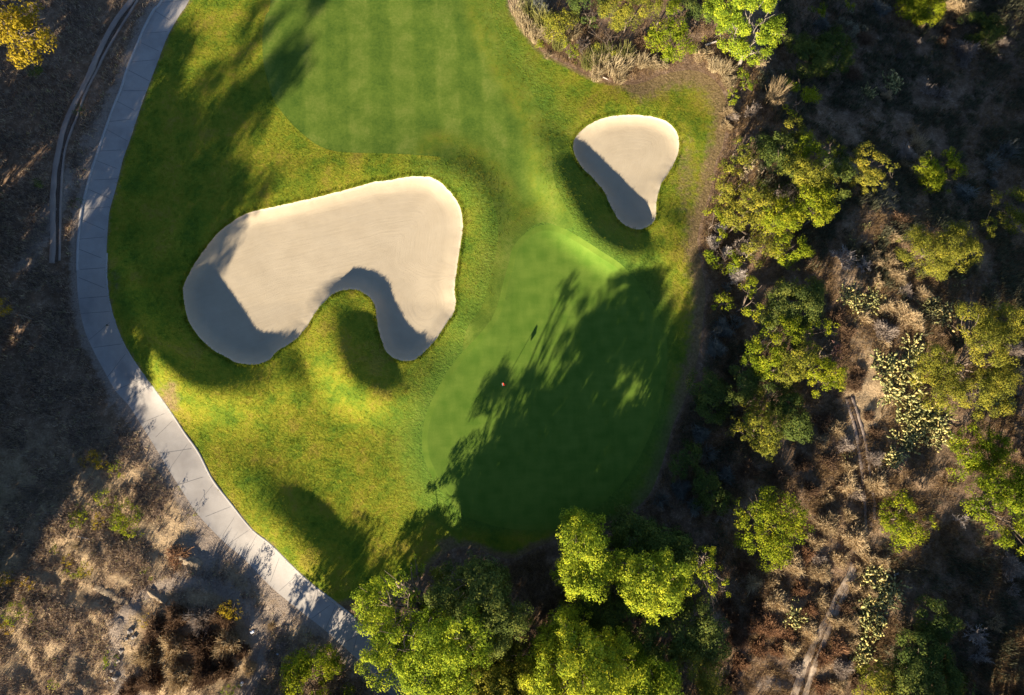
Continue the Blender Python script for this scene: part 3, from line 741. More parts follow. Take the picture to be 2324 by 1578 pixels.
def twig_bush(seed, n=230, kids=5, hgt=0.8, wob=0.22, wd=0.026, up=0.25):
    """rounded bush of curving dry twigs that fork towards the rim"""
    rg = np.random.default_rng(seed)
    u = rg.normal(size=(n, 3)); u[:, 2] = np.abs(u[:, 2]) + up; u /= np.linalg.norm(u, axis=1)[:, None]
    L = rg.uniform(0.55, 1.0, n) * (1 + 0.25 * np.sin(3 * np.arctan2(u[:, 1], u[:, 0]) + seed))
    e = u * L[:, None] * np.array([1, 1, hgt]); s = rg.normal(size=(n, 3)) * 0.05; s[:, 2] = np.abs(s[:, 2])
    m = (s + e) * 0.5 + rg.normal(size=(n, 3)) * wob * 0.4 + np.array([0, 0, 0.06])
    S, Mi, E, w = [s], [m], [e], [np.full(n, wd)]
    idx = np.repeat(np.arange(n), kids); k = len(idx); t = rg.uniform(0.35, 1.0, k)[:, None]
    st0 = (1 - t) ** 2 * s[idx] + 2 * t * (1 - t) * m[idx] + t * t * e[idx]
    dr = u[idx] * 0.55 + rg.normal(size=(k, 3)) * 0.55 + np.array([0, 0, 0.25]); dr /= np.linalg.norm(dr, axis=1)[:, None]
    ln = rg.uniform(0.10, 0.34, k)[:, None]
    e2 = st0 + dr * ln; e2[:, 2] = np.maximum(e2[:, 2], 0.01); m2 = (st0 + e2) / 2 + rg.normal(size=(k, 3)) * wob * 0.12
    S.append(st0); Mi.append(m2); E.append(e2); w.append(np.full(k, wd * 0.75))
    S, Mi, E, w = np.vstack(S), np.vstack(Mi), np.vstack(E), np.concatenate(w)
    V, F = ribbons(S, Mi, E, w, w * 0.5, rg)
    tn = np.tile(np.clip(rg.uniform(0, 1, len(S)) * 0.6 + 0.4 * np.clip(E[:, 2] / hgt, 0, 1), 0, 1), 2)
    return V, F, tn

def bare_bush(seed, n=16, kids=7, wd=0.028):
    """open leafless shrub, few forking limbs"""
    rg = np.random.default_rng(seed); S, Mi, E, w = [], [], [], []
    s = np.zeros((n, 3)); u = rg.normal(size=(n, 3)); u[:, 2] = np.abs(u[:, 2]) + 0.5; u /= np.linalg.norm(u, axis=1)[:, None]
    e = u * rg.uniform(0.5, 0.8, n)[:, None]; ww = np.full(n, wd)
    for lev in range(3):
        m = (s + e) / 2 + rg.normal(size=e.shape) * 0.05 / (lev + 1)
        S.append(s); Mi.append(m); E.append(e); w.append(ww)
        k = kids if lev == 0 else 3
        idx = np.repeat(np.arange(len(s)), k); t = rg.uniform(0.35, 1, len(idx))[:, None]
        s2 = s[idx] * (1 - t) + e[idx] * t
        d = (e - s)[idx]; d = d / np.linalg.norm(d, axis=1)[:, None] + rg.normal(size=(len(idx), 3)) * 0.55
        d /= np.linalg.norm(d, axis=1)[:, None]
        e = s2 + d * (rg.uniform(0.16, 0.42, len(idx)) / (1 + 0.5 * lev))[:, None]; e[:, 2] = np.maximum(e[:, 2], 0.02)
        s = s2; ww = np.full(len(idx), wd * (0.62 if lev == 0 else 0.42))
    S, Mi, E, w = np.vstack(S), np.vstack(Mi), np.vstack(E), np.concatenate(w)
    V, F = ribbons(S, Mi, E, w, w * 0.6, rg)
    V2, F2 = ribbons(S, Mi, E, w, w * 0.6, rg)     # a second ribbon across the first gives each limb body
    tn = np.tile(rg.uniform(0, 1, len(S)), 4)
    return np.vstack([V, V2]), np.vstack([F, F2 + len(V)]), tn

def reed_clump(seed, n=420, spread=0.55, lean=0.5, wd=0.013):
    rg = np.random.default_rng(seed)
    a = rg.uniform(0, 2 * math.pi, n); r = spread * np.sqrt(rg.uniform(0, 1, n))
    s = np.stack([r * np.cos(a), r * np.sin(a), np.zeros(n)], 1)
    h = rg.uniform(0.6, 1.25, n); o = rg.uniform(0, lean, n)
    b = a + rg.normal(size=n) * 0.7
    e = s + np.stack([o * np.cos(b), o * np.sin(b), h], 1); m = s + np.stack([o * .25 * np.cos(b), o * .25 * np.sin(b), h * 0.6], 1)
    V, F = ribbons(s, m, e, np.full(n, wd), np.full(n, wd * 0.35), rg)
    return V, F, np.tile(np.clip(rg.uniform(0, 1, n) * 0.8 + 0.2 * h - 0.1, 0, 1), 2)

def cactus_patch(seed, n=58, pad=0.27):
    """prickly pear: chains of flat oval pads"""
    rg = np.random.default_rng(seed); P, Nn, Ax, Ln = [], [], [], []
    for i in range(n):
        a = rg.uniform(0, 2 * math.pi); r = 0.78 * math.sqrt((i + .5) / n); a = i * 2.39996 + rg.normal() * .15
        p = np.array([r * math.cos(a), r * math.sin(a), 0.0]); d = np.array([rg.normal() * 0.5, rg.normal() * 0.5, 1.0])
        for k in range(rg.integers(2, 5)):
            d = d + rg.normal(size=3) * 0.5; d[2] = max(d[2], 0.1); d /= np.linalg.norm(d)
            L = pad * rg.uniform(0.75, 1.25)
            q = rg.normal(size=3); nn = np.cross(d, q); nn /= np.linalg.norm(nn)
            P.append(p + d * L / 2); Nn.append(nn); Ax.append(d.copy()); Ln.append(L); p = p + d * L * 0.93
    P, Nn, Ax, Ln = map(np.array, (P, Nn, Ax, Ln)); B = np.cross(Nn, Ax); m = len(P)
    th = np.linspace(0, 2 * math.pi, 8, endpoint=False)
    rim = P[:, None] + (np.cos(th)[None, :, None] * Ax[:, None] * 0.52 + np.sin(th)[None, :, None] * B[:, None] * 0.30 * (1 + 0.25 * np.cos(th))[None, :, None]) * Ln[:, None, None]
    f1 = P + Nn * (Ln * 0.07)[:, None]; f2 = P - Nn * (Ln * 0.07)[:, None]
    V = np.concatenate([rim, f1[:, None], f2[:, None]], 1).reshape(-1, 3)
    b = np.arange(m)[:, None] * 10; F = []
    for k in range(8):
        F.append(b + np.array([[k, (k + 1) % 8, 8]])); F.append(b + np.array([[(k + 1) % 8, k, 9]]))
    q = np.array(P[::3]); o = q * np.array([.1, .1, 0]); V2, F2 = ribbons(o, (o + q) / 2, q, np.full(len(q), .015), np.full(len(q), .012), rg)
    F = [np.vstack(F), F2 + len(V)]; V = np.vstack([V, V2])
    top = rg.uniform(0, 1, m) * 0.7 + 0.3 * np.clip(P[:, 2] / 0.5, 0, 1)  # higher pads tinted paler to paint in sunlit tips
    return V, F, np.concatenate([np.tile(np.clip(top, 0, 1), 16), np.full(len(F2), .2)])

def lib(fn, name, k, **kw):
    out = []
    for i in range(k):
        V, F, T = fn(1000 + i * 13 + len(name), **kw); out.append(mk_mesh(name, V, F, {'tint': ('FACE', T)}))
    return out
TW = lib(twig_bush, 'dry_bush', 6); TWD = lib(twig_bush, 'dense_dry_bush', 4, n=420, kids=6, hgt=0.9, wd=0.019)
BB = lib(bare_bush, 'bare_shrub', 4); RC = lib(reed_clump, 'reed_clump', 4, n=210, spread=.62, lean=.75, wd=.017); GC = lib(reed_clump, 'grass_tuft', 3, n=150, spread=0.35, lean=1.1, wd=0.018)
CP = lib(cactus_patch, 'prickly_pear', 4); CPS = lib(cactus_patch, 'prickly_pear', 2, n=12, pad=0.26)
rp = random.Random(11)
DRYGROUP = 'dry bushes of the scrub slope'
def place(name, me, px_, py_, r_, hs, mat, label, cat, group=None, z=None, flatz=1.0):
    """copy of a library mesh: centre seen at (px,py), radius r px, height hs (m)"""
    o = bpy.data.objects.new(name, me)
    if len(me.materials) == 0: me.materials.append(None)
    COL.objects.link(o)
    o.material_slots[0].link = 'OBJECT'; o.material_slots[0].material = M[mat]
    z0 = float(hlook(px_, py_)); mid = W(px_, py_, z0 + hs * 0.45)
    q = PX((mid[0], mid[1], z0)); zz = float(hlook(*q))
    r = r_ * float(MPP(px_, py_, hs))
    o.location = (mid[0], mid[1], zz - 0.03); o.scale = (r, r * rp.uniform(0.88, 1.12), hs * flatz); o.rotation_euler = (0, 0, rp.uniform(0, 6.28))
    tag(o, label, cat, group); return o
# ================================================================ TREES AND BIG SHRUBS
GRP_R = 'trees and shrubs of the right-hand thicket'
def grove(*a, **k): return plant(*a, skirt=((.66, .95), (.36, .9)), **k)
# --- the grove at the bottom
grove('willow_tree', 'tall yellow-green willow-like tree whose left branches overhang the cart path', 'tree',
 [(900,1312,20,9.8),(908,1334,18,9.6),(846,1372,34,6.6),(862,1428,36,7.4),(917,1388,23,8.6),(850,1496,34,7.8),(876,1512,34,8),(920,1471,45,10),(985,1467,50,11.2),(1049,1447,48,11),(955,1522,48,9.8),(1035,1520,48,9.8),(1075,1475,34,9.5)],
 'willow', root=(985,1372), trunk=0.3, leaf=0.17, dens=4.6)
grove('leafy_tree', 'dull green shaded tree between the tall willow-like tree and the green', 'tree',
 [(1015,1352,38,8.4),(1062,1400,42,9),(1108,1345,36,10),(1140,1392,40,9.4),(1119,1445,40,8.6),(1080,1312,24,9),(1165,1418,26,8),(1095,1372,40,10)], 'dark', root=(1090,1310), trunk=0.2, leaf=0.16)  # dark leaf colour paints in the shade of the taller willow
grove('leafy_tree', 'small yellowish shaded sapling at the foot of the green beside the bare soil gap', 'sapling', [(997,1305,20,3.6),(1012,1330,20,3.4),(985,1335,16,3)], 'olive', trunk=0.07, leaf=0.14)
grove('leafy_tree', 'olive-green tree at the bottom edge, right of the end of the cart path', 'tree',
 [(1101,1532,44,7),(1153,1547,48,7),(1060,1572,38,7),(1190,1570,34,7),(1120,1590,45,7.4),(1160,1500,28,5.5),(1090,1490,26,5.5)], 'olive', trunk=0.2)
grove('leafy_tree', 'sunlit tree with three stacked crown lobes at the lower end of the green', 'tree',
 [(1310,1216,34,9),(1335,1256,42,9.6),(1300,1308,34,9),(1345,1312,38,9),(1318,1344,20,8),(1363,1190,18,7),(1378,1250,22,8),(1284,1330,16,7.5)], 'willow', root=(1330,1225), trunk=0.24)
grove('leafy_tree', 'big heart-shaped sunlit tree in the middle of the bottom grove', 'tree',
 [(1432,1300,34,9),(1478,1306,42,9.6),(1524,1298,36,9.6),(1455,1350,38,9.6),(1506,1345,38,9.6),(1492,1395,22,8.6),(1545,1325,20,9),(1420,1330,18,8.5)], 'willow', root=(1478,1262), trunk=0.26)
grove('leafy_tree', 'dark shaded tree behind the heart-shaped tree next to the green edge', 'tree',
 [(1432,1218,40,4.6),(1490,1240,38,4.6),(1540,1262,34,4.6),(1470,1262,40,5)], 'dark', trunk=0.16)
grove('leafy_tree', 'narrow ragged tree with a thin sunlit crown right of the heart-shaped tree', 'tree',
 [(1598,1262,20,8),(1612,1292,24,8),(1610,1332,20,8),(1620,1358,18,7.6),(1588,1285,18,8),(1642,1318,12,7),(1640,1345,12,7)], 'bright', root=(1590,1262), trunk=0.18)
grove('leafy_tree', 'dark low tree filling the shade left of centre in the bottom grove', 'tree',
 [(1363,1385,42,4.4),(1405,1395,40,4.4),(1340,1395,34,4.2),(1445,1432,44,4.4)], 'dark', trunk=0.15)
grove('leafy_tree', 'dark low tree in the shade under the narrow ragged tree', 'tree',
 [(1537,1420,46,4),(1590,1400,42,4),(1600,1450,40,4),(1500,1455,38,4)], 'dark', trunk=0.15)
grove('leafy_tree', 'brightest yellow-green spreading tree at the bottom edge of the grove', 'tree',
 [(1285,1432,30,8.6),(1312,1462,36,9),(1340,1500,46,9.4),(1275,1522,50,10),(1232,1556,38,9),(1320,1562,56,10.4),(1382,1545,46,9),(1398,1474,38,7),(1425,1515,34,7),(1290,1590,50,10)], 'willow', root=(1320,1430), trunk=0.3)
grove('leafy_tree', 'dim green tree tucked behind the brightest tree at the bottom', 'tree', [(1467,1542,40,6),(1440,1575,36,6.4),(1500,1562,40,5.8),(1440,1470,26,5)], 'willow', trunk=0.15)
shrub('olive fine-leaved shrub at the bottom right corner of the grove', [(1568,1518,44,3.6),(1540,1552,40,3.6),(1600,1495,32,3.4),(1615,1540,32,3.2),(1570,1575,40,3.4)], 'olive', leaf=0.11, dens=3.6)
shrub('round bright green bush at the bottom edge, left of the cart path', [(688,1522,36,1.6),(735,1508,36,1.7),(775,1540,34,1.4),(700,1562,42,1.8),(752,1568,40,1.7),(668,1552,24,1.3)], 'bright', leaf=0.17, trunk=0.1)
plant('sycamore_tree', 'golden sunlit sycamore at the top left corner above the shaded slope', 'tree',
 [(20,22,34,8.2),(52,30,32,8.8),(30,68,36,9),(68,80,36,9),(100,92,24,8.4),(60,118,28,8.2),(5,50,34,8.6),(-25,30,34,8),(35,128,16,7.6),(118,88,14,8)], 'gold', root=(58,118), trunk=0.2, leaf=0.22, dens=2.8)
shrub('small dark green bush under the golden sycamore', [(85,150,18,1.2),(95,170,12,0.9)], 'dark', leaf=0.12)
shrub('little green bush alone on the shaded slope left of the drainage channel', [(88,423,15,0.9),(80,430,10,0.7)], 'dark', leaf=0.11)
shrub('golden-leaved sapling catching sun at the left picture edge', [(6,696,17,4.4),(-12,705,20,4.6),(20,706,9,4.2)], 'gold', leaf=0.14, dens=2.6)
# --- top thicket
plant('leafy_tree', 'tall yellow-green tree with a pale leaning trunk at the top thicket', 'tree',
 [(1650,18,40,6.6),(1700,16,48,7),(1742,30,30,6.4),(1632,78,26,5.6),(1672,66,38,6.4),(1718,70,40,6.4),(1705,108,28,5.2),(1745,75,22,5.6),(1640,50,30,6),(1735,110,18,4.6),(1665,100,24,5)],
 'willow', root=(1676,150), trunk=0.2, bark='palebark')
shrub('large bright green upright bush in front of the top thicket', [(1486,88,20,2.2),(1508,70,22,2.6),(1535,62,22,2.8),(1560,80,20,2.5),(1512,100,28,2.3),(1545,104,28,2.3),(1580,92,16,2.2),(1528,124,20,1.7)], 'bright', leaf=0.18, dens=3.4)
shrub('feathery olive tree crown at the top edge of the thicket', [(1405,12,30,4),(1440,18,32,4.2),(1415,45,24,3.6),(1470,8,26,4),(1385,30,20,3.6),(1450,48,18,3.2)], 'olive', leaf=0.13, dens=3.2)
shrub('dark green bush with yellow tips near the top edge', [(1340,20,30,3.2),(1358,45,20,2.8),(1320,8,26,3),(1368,12,20,3)], 'dark', leaf=0.15)
shrub('yellow-leaved bush peeking over the top edge of the thicket', [(1505,12,20,3.8),(1528,20,18,3.4),(1492,-6,22,3.8)], 'bright', leaf=0.14)
shrub('dull green bush in the middle of the top thicket behind the straw clump', [(1368,92,22,2.2),(1382,112,18,1.9),(1390,78,18,2.2)], 'olive', leaf=0.13)
shrub('grey-green bush left of the dark bush in the top thicket', [(1262,48,24,2.3),(1282,68,24,2.3),(1255,78,18,1.8),(1292,42,20,2.3)], 'olive', leaf=0.14, dens=3.4)
shrub('yellow-green bush on the soil edge of the thicket', [(1296,112,13,1.5),(1302,130,12,1.2),(1282,104,12,1.4)], 'bright', leaf=0.12)
shrub('tiny bright green plant on the dark soil at the grass edge', [(1224,100,8,0.6)], 'bright', leaf=0.1)
shrub('dark shaded bush behind the large bright green bush', [(1600,32,26,2.4),(1570,18,24,2.4),(1585,48,20,1.9)], 'dark', leaf=0.15)
shrub('yellowish bush below the pale leaning trunk', [(1685,172,14,1.7),(1700,184,15,1.9),(1692,200,12,1.5)], 'bright', leaf=0.13)
shrub('small lime bush on the brown edge beside the fallen dry stems', [(1664,215,13,1.2),(1660,228,10,0.9)], 'bright', leaf=0.12)
# --- right-hand thicket along the grass
def R(label, lobes, mat='olive', **kw):
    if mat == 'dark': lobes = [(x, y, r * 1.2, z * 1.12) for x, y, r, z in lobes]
    return shrub(label, lobes, mat, group=None, **kw)
R('yellow-green round tree beside fanned tan stems north of the thicket', [(1808,205,24,3.6),(1822,225,24,3.8),(1800,238,22,3.4),(1835,218,18,3.6),(1812,258,16,2.8)], 'bright', trunk=.1)
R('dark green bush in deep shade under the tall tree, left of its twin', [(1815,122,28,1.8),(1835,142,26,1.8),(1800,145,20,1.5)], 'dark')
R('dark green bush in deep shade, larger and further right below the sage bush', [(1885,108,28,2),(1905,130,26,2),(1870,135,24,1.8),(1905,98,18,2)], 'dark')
R('pale sage-coloured round bush in the dark upper slope', [(1922,45,16,2.7),(1940,55,18,2.7),(1930,68,15,2.3)], 'sage', leaf=0.11)
R('small yellow-green treetop at the top edge left of the sage bush', [(1858,20,16,3),(1868,30,10,2.6),(1852,32,10,2.4)], 'bright')
R('tiny sunlit sprig just above the sage bush', [(1910,10,12,2.8),(1930,18,8,2.6)], 'bright')
R('green bush at the top edge beside the big tan bush', [(2075,14,28,2.6),(2105,22,26,2.6),(2088,40,18,2),(2120,5,20,2.4)], 'bright')
R('dull dark bush half hidden below the big tan bush', [(2215,62,24,1.4),(2240,75,22,1.2)], 'dark')
R('tiny lime-green round bush at the upper left of the thicket', [(1692,314,15,4)], 'bright', leaf=0.13)
R('dark leafy treetop with a few lit tips above the thicket', [(1800,292,20,4.4),(1822,305,18,4.2),(1785,310,14,4)], 'olive')
R('sunlit clump at the top of the thicket, right of the lime-green round bush', [(1832,335,24,4.8),(1858,345,22,4.8),(1838,362,22,4.6),(1820,372,14,4)], 'bright')
R('thin sprigs of lit leaves at the right rim of the thicket top', [(1882,322,12,3.8),(1898,338,10,3.6),(1914,338,6,3.4),(1890,350,10,3.2)], 'olive', dens=3)
R('low olive crown over the grass edge, uppermost in the thicket', [(1668,352,20,3.2),(1690,350,18,3.6),(1660,378,20,3),(1680,332,16,3.4),(1700,372,18,3.6)], 'olive')
R('dead pinkish-buff bush inside the thicket near the grass edge', [(1695,390,16,4),(1712,378,15,4.2),(1700,410,13,3.6),(1688,402,10,3.6)], 'buff', leaf=0.13, dens=3)
R('broad flat-topped olive crown in the middle of the thicket', [(1800,392,26,4.9),(1838,398,30,5),(1868,400,20,4.6),(1855,420,18,4.2),(1820,415,20,4.4)], 'olive', trunk=.12)
R('round green crown below the flat-topped crown', [(1832,440,26,4.8),(1852,455,24,4.8),(1828,470,22,4.4)], 'bright', trunk=.11)
R('sunlit crown at the right tip of the thicket pointing at the dark slope', [(1870,452,20,4.4),(1884,475,16,4.2),(1850,485,24,4.6),(1866,492,16,4)], 'bright')
R('green crown overhanging the brown grass edge with bare twigs beside it', [(1640,405,20,2.6),(1655,428,22,3),(1642,448,20,2.6),(1665,400,16,3)], 'olive')
R('olive crown at the centre-left of the thicket below the buff bush', [(1720,438,26,4.2),(1700,452,24,4),(1738,460,24,4.4),(1715,475,22,4)], 'olive', trunk=.11)
R('wide sunny crown in the lower middle of the thicket', [(1765,485,28,4.6),(1790,500,26,4.4),(1755,510,24,4.2),(1778,472,20,4.6)], 'bright', trunk=.11)
R('bright lime bush at the brown edge right of the pear-shaped bunker', [(1618,485,20,2),(1610,505,16,1.6),(1632,505,18,2),(1625,530,16,1.7)], 'bright')
R('olive bush behind the lime bush by the bunker', [(1668,488,22,3.4),(1690,500,20,3.6),(1680,522,18,3)], 'olive')
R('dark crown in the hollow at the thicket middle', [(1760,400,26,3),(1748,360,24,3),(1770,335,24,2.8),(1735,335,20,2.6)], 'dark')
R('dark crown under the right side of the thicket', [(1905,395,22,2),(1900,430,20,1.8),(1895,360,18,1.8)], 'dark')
R('vivid yellow bush where the thicket narrows', [(1775,556,22,3.8),(1800,560,24,4),(1822,575,18,3.6),(1785,582,20,3.4),(1762,535,16,3.6)], 'bright')
R('lime-yellow bush on the grass edge below the pale grey twigs', [(1625,575,20,1.8),(1648,590,22,2),(1622,598,15,1.4),(1668,600,16,1.8)], 'bright')
R('olive-tan bush with visible stems in the narrow of the thicket', [(1705,548,24,3.4),(1730,560,24,3.6),(1720,585,20,3),(1690,575,18,3)], 'olive', dens=2.8, bark='palebark')
R('small light green bush alone at the shaded green edge', [(1636,680,16,1.5),(1648,692,14,1.5),(1630,700,14,1.2),(1655,675,10,1.4)], 'bright', dens=3)
R('tall narrow sunlit crown along the left rim of the middle thicket', [(1702,650,18,4.2),(1710,678,20,4.3),(1708,706,18,4.1),(1715,732,13,3.6),(1690,672,14,3.8)], 'bright', trunk=.1)
R('small round crown beside the tall narrow one', [(1738,690,18,4),(1750,700,13,3.8)], 'bright')
R('leafy crown with lit top right of the middle thicket', [(1785,648,20,4.2),(1808,655,20,4.2),(1822,642,14,4),(1800,622,14,3.8)], 'olive')
R('large dark crown at the heart of the middle thicket', [(1790,690,36,3.4),(1820,705,30,3.2),(1770,725,32,3.4),(1835,670,24,3)], 'dark', trunk=.12)
R('green spreading crown just above the pink dead bush', [(1752,752,22,5),(1775,742,20,5),(1800,752,22,5),(1762,778,22,5)], 'bright', trunk=.11)
R('sunlit crown with a rightward branch over the tan slope', [(1840,742,20,4.4),(1865,748,18,4.4),(1885,746,12,4),(1838,722,14,4.2)], 'bright')
R('big leafy crown at the left of the lower thicket', [(1715,795,24,4.8),(1740,805,26,5),(1725,828,24,4.6),(1700,815,18,4.4),(1752,830,22,5)], 'bright', trunk=.12)
R('big golden-olive crown in the centre of the lower thicket', [(1790,800,28,5),(1812,822,28,5),(1785,838,26,5),(1825,795,20,4.8),(1800,858,22,4.6)], 'olive', trunk=.12)
R('dead pink-leaved bush at the right rim of the lower thicket', [(1880,785,15,4),(1892,805,16,4),(1876,812,14,3.8),(1900,790,8,3.6)], 'pink', leaf=0.13, dens=3.2)
R('round vivid green crown just below the dead pink bush', [(1850,840,26,4),(1880,848,26,4),(1905,845,15,3.6),(1862,870,24,3.7),(1888,875,18,3.4)], 'bright', trunk=.1)
R('shaded green crown on the left flank of the lower thicket', [(1692,855,24,3.2),(1705,880,22,3),(1680,880,20,2.6),(1728,872,22,3.2)], 'dark')
R('olive crown at the lowest left corner of the thicket', [(1715,905,20,3.8),(1735,920,16,3.6),(1700,918,16,3.4),(1722,890,14,3.8)], 'olive')
R('sunny pear-shaped crown in the lower left thicket by the green', [(1720,962,28,4.4),(1752,970,26,4.4),(1735,998,26,4.2),(1740,1024,18,3.6),(1705,985,18,3.8)], 'olive', trunk=.12)
R('thin greyish-green bush left of the pear-shaped crown', [(1668,962,14,2.4),(1680,975,12,2.4),(1662,978,10,2)], 'olive', dens=2.6)
R('small vivid green sprig in the gap above the ditch', [(1822,918,14,2.2),(1835,926,10,2)], 'bright', dens=3)
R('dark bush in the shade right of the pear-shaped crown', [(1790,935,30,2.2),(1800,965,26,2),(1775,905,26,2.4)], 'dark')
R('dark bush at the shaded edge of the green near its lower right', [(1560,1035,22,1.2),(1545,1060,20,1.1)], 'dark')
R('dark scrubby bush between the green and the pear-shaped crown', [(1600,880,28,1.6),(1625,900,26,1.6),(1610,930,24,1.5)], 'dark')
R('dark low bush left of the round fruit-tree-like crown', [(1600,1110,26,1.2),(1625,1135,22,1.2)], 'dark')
# --- right slope
R('large olive dome bush with two lobes on the upper right slope', [(2070,560,32,2.4),(2100,580,36,2.7),(2150,560,38,2.9),(2185,575,30,2.5),(2130,595,32,2.3),(2060,582,22,1.8),(2170,540,26,2.5),(2085,540,24,2.2)], 'olive', leaf=0.12, dens=3.8, trunk=.12)
R('upright bush with lit left half beside dry grass on the upper right slope', [(2105,380,22,2.9),(2120,400,24,2.7),(2112,420,18,2.1),(2150,362,20,3),(2165,385,18,2.6),(2135,408,22,1.9),(2138,375,20,3)], 'bright')
R('oval leafy bush in the dark hollow of the upper slope', [(1958,355,22,3),(1975,375,24,3.1),(1960,400,24,2.8),(1985,405,20,2.6),(1972,425,16,2.1),(1938,408,15,2.2),(1945,375,16,2.4)], 'olive')
R('slim bush with a few lit sprigs right of the oval leafy bush', [(2022,380,12,2.2),(2024,405,12,2)], 'olive', dens=3)
R('greyish-green tree at the right picture edge in the upper slope', [(2290,455,24,3.4),(2318,470,28,3.6),(2300,500,24,3.1),(2325,510,26,3.3),(2275,475,14,2.8)], 'olive', dens=3.8)
R('small lit bush left of the greyish-green edge tree', [(2242,512,15,2.4),(2250,530,12,2),(2262,455,12,2.2)], 'olive')
plant('leafy_tree', 'biggest rounded tree on the right slope, its crown in four lobes', 'tree',
 [(2196,722,32,3.9),(2205,750,28,3.9),(2240,775,38,4.1),(2262,800,28,3.8),(2235,815,30,3.9),(2280,730,34,3.2),(2270,760,30,3.3),(2110,818,32,3),(2140,840,30,3.1),(2100,850,26,2.8),(2130,885,36,3),(2175,900,36,3),(2220,880,36,3.3),(2262,868,34,3.3),(2180,850,30,3.3),(2250,905,30,2.9),(2200,920,26,2.6)],
 'olive', leaf=0.13, dens=4.0, trunk=.2)
R('vivid green feathery bush right of the cactus field', [(2172,998,20,1.9),(2200,990,24,2.2),(2235,995,24,2.2),(2268,1015,24,2),(2295,1028,12,1.6),(2190,1030,28,2.1),(2235,1035,30,2.2),(2180,1062,24,1.8),(2222,1068,24,1.9),(2262,1050,20,1.8)], 'bright', leaf=0.16, dens=4.2)
R('vivid green pointed bush beside the upper end of the forked ditch', [(2015,1160,20,1.9),(2045,1145,22,2.1),(2075,1170,24,2.1),(2105,1188,14,1.7),(2025,1192,24,2),(2062,1205,28,2.1),(2048,1232,20,1.6),(2008,1185,14,1.6),(2055,1122,14,1.8)], 'bright', leaf=0.16, dens=4.2)
plant('leafy_tree', 'full green tree at the right picture edge in the lower slope', 'tree',
 [(2230,1120,26,3.4),(2258,1105,30,3.7),(2295,1130,34,3.9),(2215,1150,24,3.1),(2250,1160,34,3.8),(2290,1185,34,3.7),(2262,1210,28,3.2),(2310,1090,28,3.3),(2238,1195,22,2.9),(2320,1225,24,3),(2330,1160,34,3.7)], 'bright', leaf=0.17, dens=4.4, trunk=.18)
plant('leafy_tree', 'round autumn-tinted tree with bare twigs showing, left of the rust-brown bushes', 'tree',
 [(1690,1150,24,3.2),(1715,1140,24,3.4),(1745,1125,22,3.3),(1770,1150,28,3.4),(1800,1165,26,3.3),(1735,1170,28,3.6),(1700,1190,26,3.2),(1770,1195,28,3.4),(1812,1205,22,3),(1725,1225,28,3),(1765,1238,28,2.9),(1695,1232,22,2.6),(1740,1262,22,2.4),(1770,1265,18,2.3)], 'bright', leaf=0.15, dens=3.6, trunk=.12)
R('dark green bush in the shade at the lower right, upper of a pair', [(2115,1400,28,1.8),(2135,1425,26,1.8),(2105,1430,22,1.6)], 'dark')
R('dark green bush in the shade at the lower right, below the upper one', [(2080,1475,36,2.2),(2110,1500,32,2.2),(2060,1510,30,2)], 'dark')
R('dark broad bush at the bottom edge of the lower right shade', [(2075,1550,40,2.4),(2120,1565,36,2.2),(2150,1545,26,1.9)], 'dark')
R('olive bush with sunlit top at the bottom edge right of the forked ditch', [(1975,1535,24,2.6),(2000,1520,20,2.5),(2000,1560,30,2.7),(1965,1565,24,2.4),(2030,1570,24,2.6)], 'olive')

# ================================================================ CACTUS
for i, (x, y, r, h, lb) in enumerate([
 (1930,672,26,.7,'grey-green prickly pear clump at the left of the tan slope below the white dead branches'),
 (1985,672,34,.8,'sunlit prickly pear clump touching the tan bushes, upper left'),
 (1958,705,26,.7,'shaded prickly pear clump just below the sunlit upper left one'),
 (2120,690,26,.8,'prickly pear clump with bright tips left of the biggest rounded tree'),
 (2152,715,30,.7,'dark shaded prickly pear clump against the biggest rounded tree'),
 (2072,792,32,.8,'prickly pear clump at the upper end of the cactus field'),
 (2012,830,38,.9,'large prickly pear clump at the left bulge of the cactus field'),
 (2056,842,40,.9,'dense prickly pear clump in the upper middle of the cactus field'),
 (2030,885,36,.8,'prickly pear clump in the centre of the cactus field beside the bare tan soil'),
 (2070,905,38,.9,'prickly pear clump right of centre in the cactus field'),
 (2098,945,38,.8,'prickly pear clump under the left edge of the biggest rounded tree'),
 (2065,955,32,.8,'prickly pear clump left of the lower middle of the cactus field'),
 (2130,962,36,.8,'prickly pear clump below the biggest rounded tree'),
 (2125,995,30,.7,'prickly pear clump between the biggest rounded tree and the feathery bush'),
 (2050,1005,34,.8,'prickly pear clump at the lower left of the cactus field'),
 (2028,1040,26,.7,'lowest prickly pear clump of the cactus field'),
 (2085,990,26,.7,'prickly pear clump in the lower middle of the cactus field'),
 (2282,920,24,.7,'prickly pear clump at the right foot of the biggest rounded tree'),
 (2168,624,24,.6,'small shaded prickly pear clump below the olive dome bush'),
 (1988,1308,34,.9,'prickly pear clump at the top of the dark cactus strip by the forked ditch'),
 (2026,1338,32,.9,'prickly pear clump at the right shoulder of the dark cactus strip'),
 (2000,1358,30,.8,'prickly pear clump below the shoulder of the dark cactus strip'),
 (1972,1392,36,.9,'prickly pear clump in the middle of the dark cactus strip'),
 (1990,1420,26,.8,'prickly pear clump on the right of the middle of the dark cactus strip'),
 (1962,1458,36,.9,'prickly pear clump at the lower part of the dark cactus strip'),
 (1955,1492,26,.8,'lowest prickly pear clump of the dark cactus strip'),
 (1806,1405,24,.7,'prickly pear clump among rust-brown bushes left of the forked ditch'),
 (2025,190,28,.9,'dark prickly pear clump in the upper right shade'),
 (1970,212,20,.8,'small dark prickly pear clump left of the larger one in the upper shade')]):
    place('prickly_pear', CP[i % 4], x, y, r, h, 'cactus', lb, 'cactus')
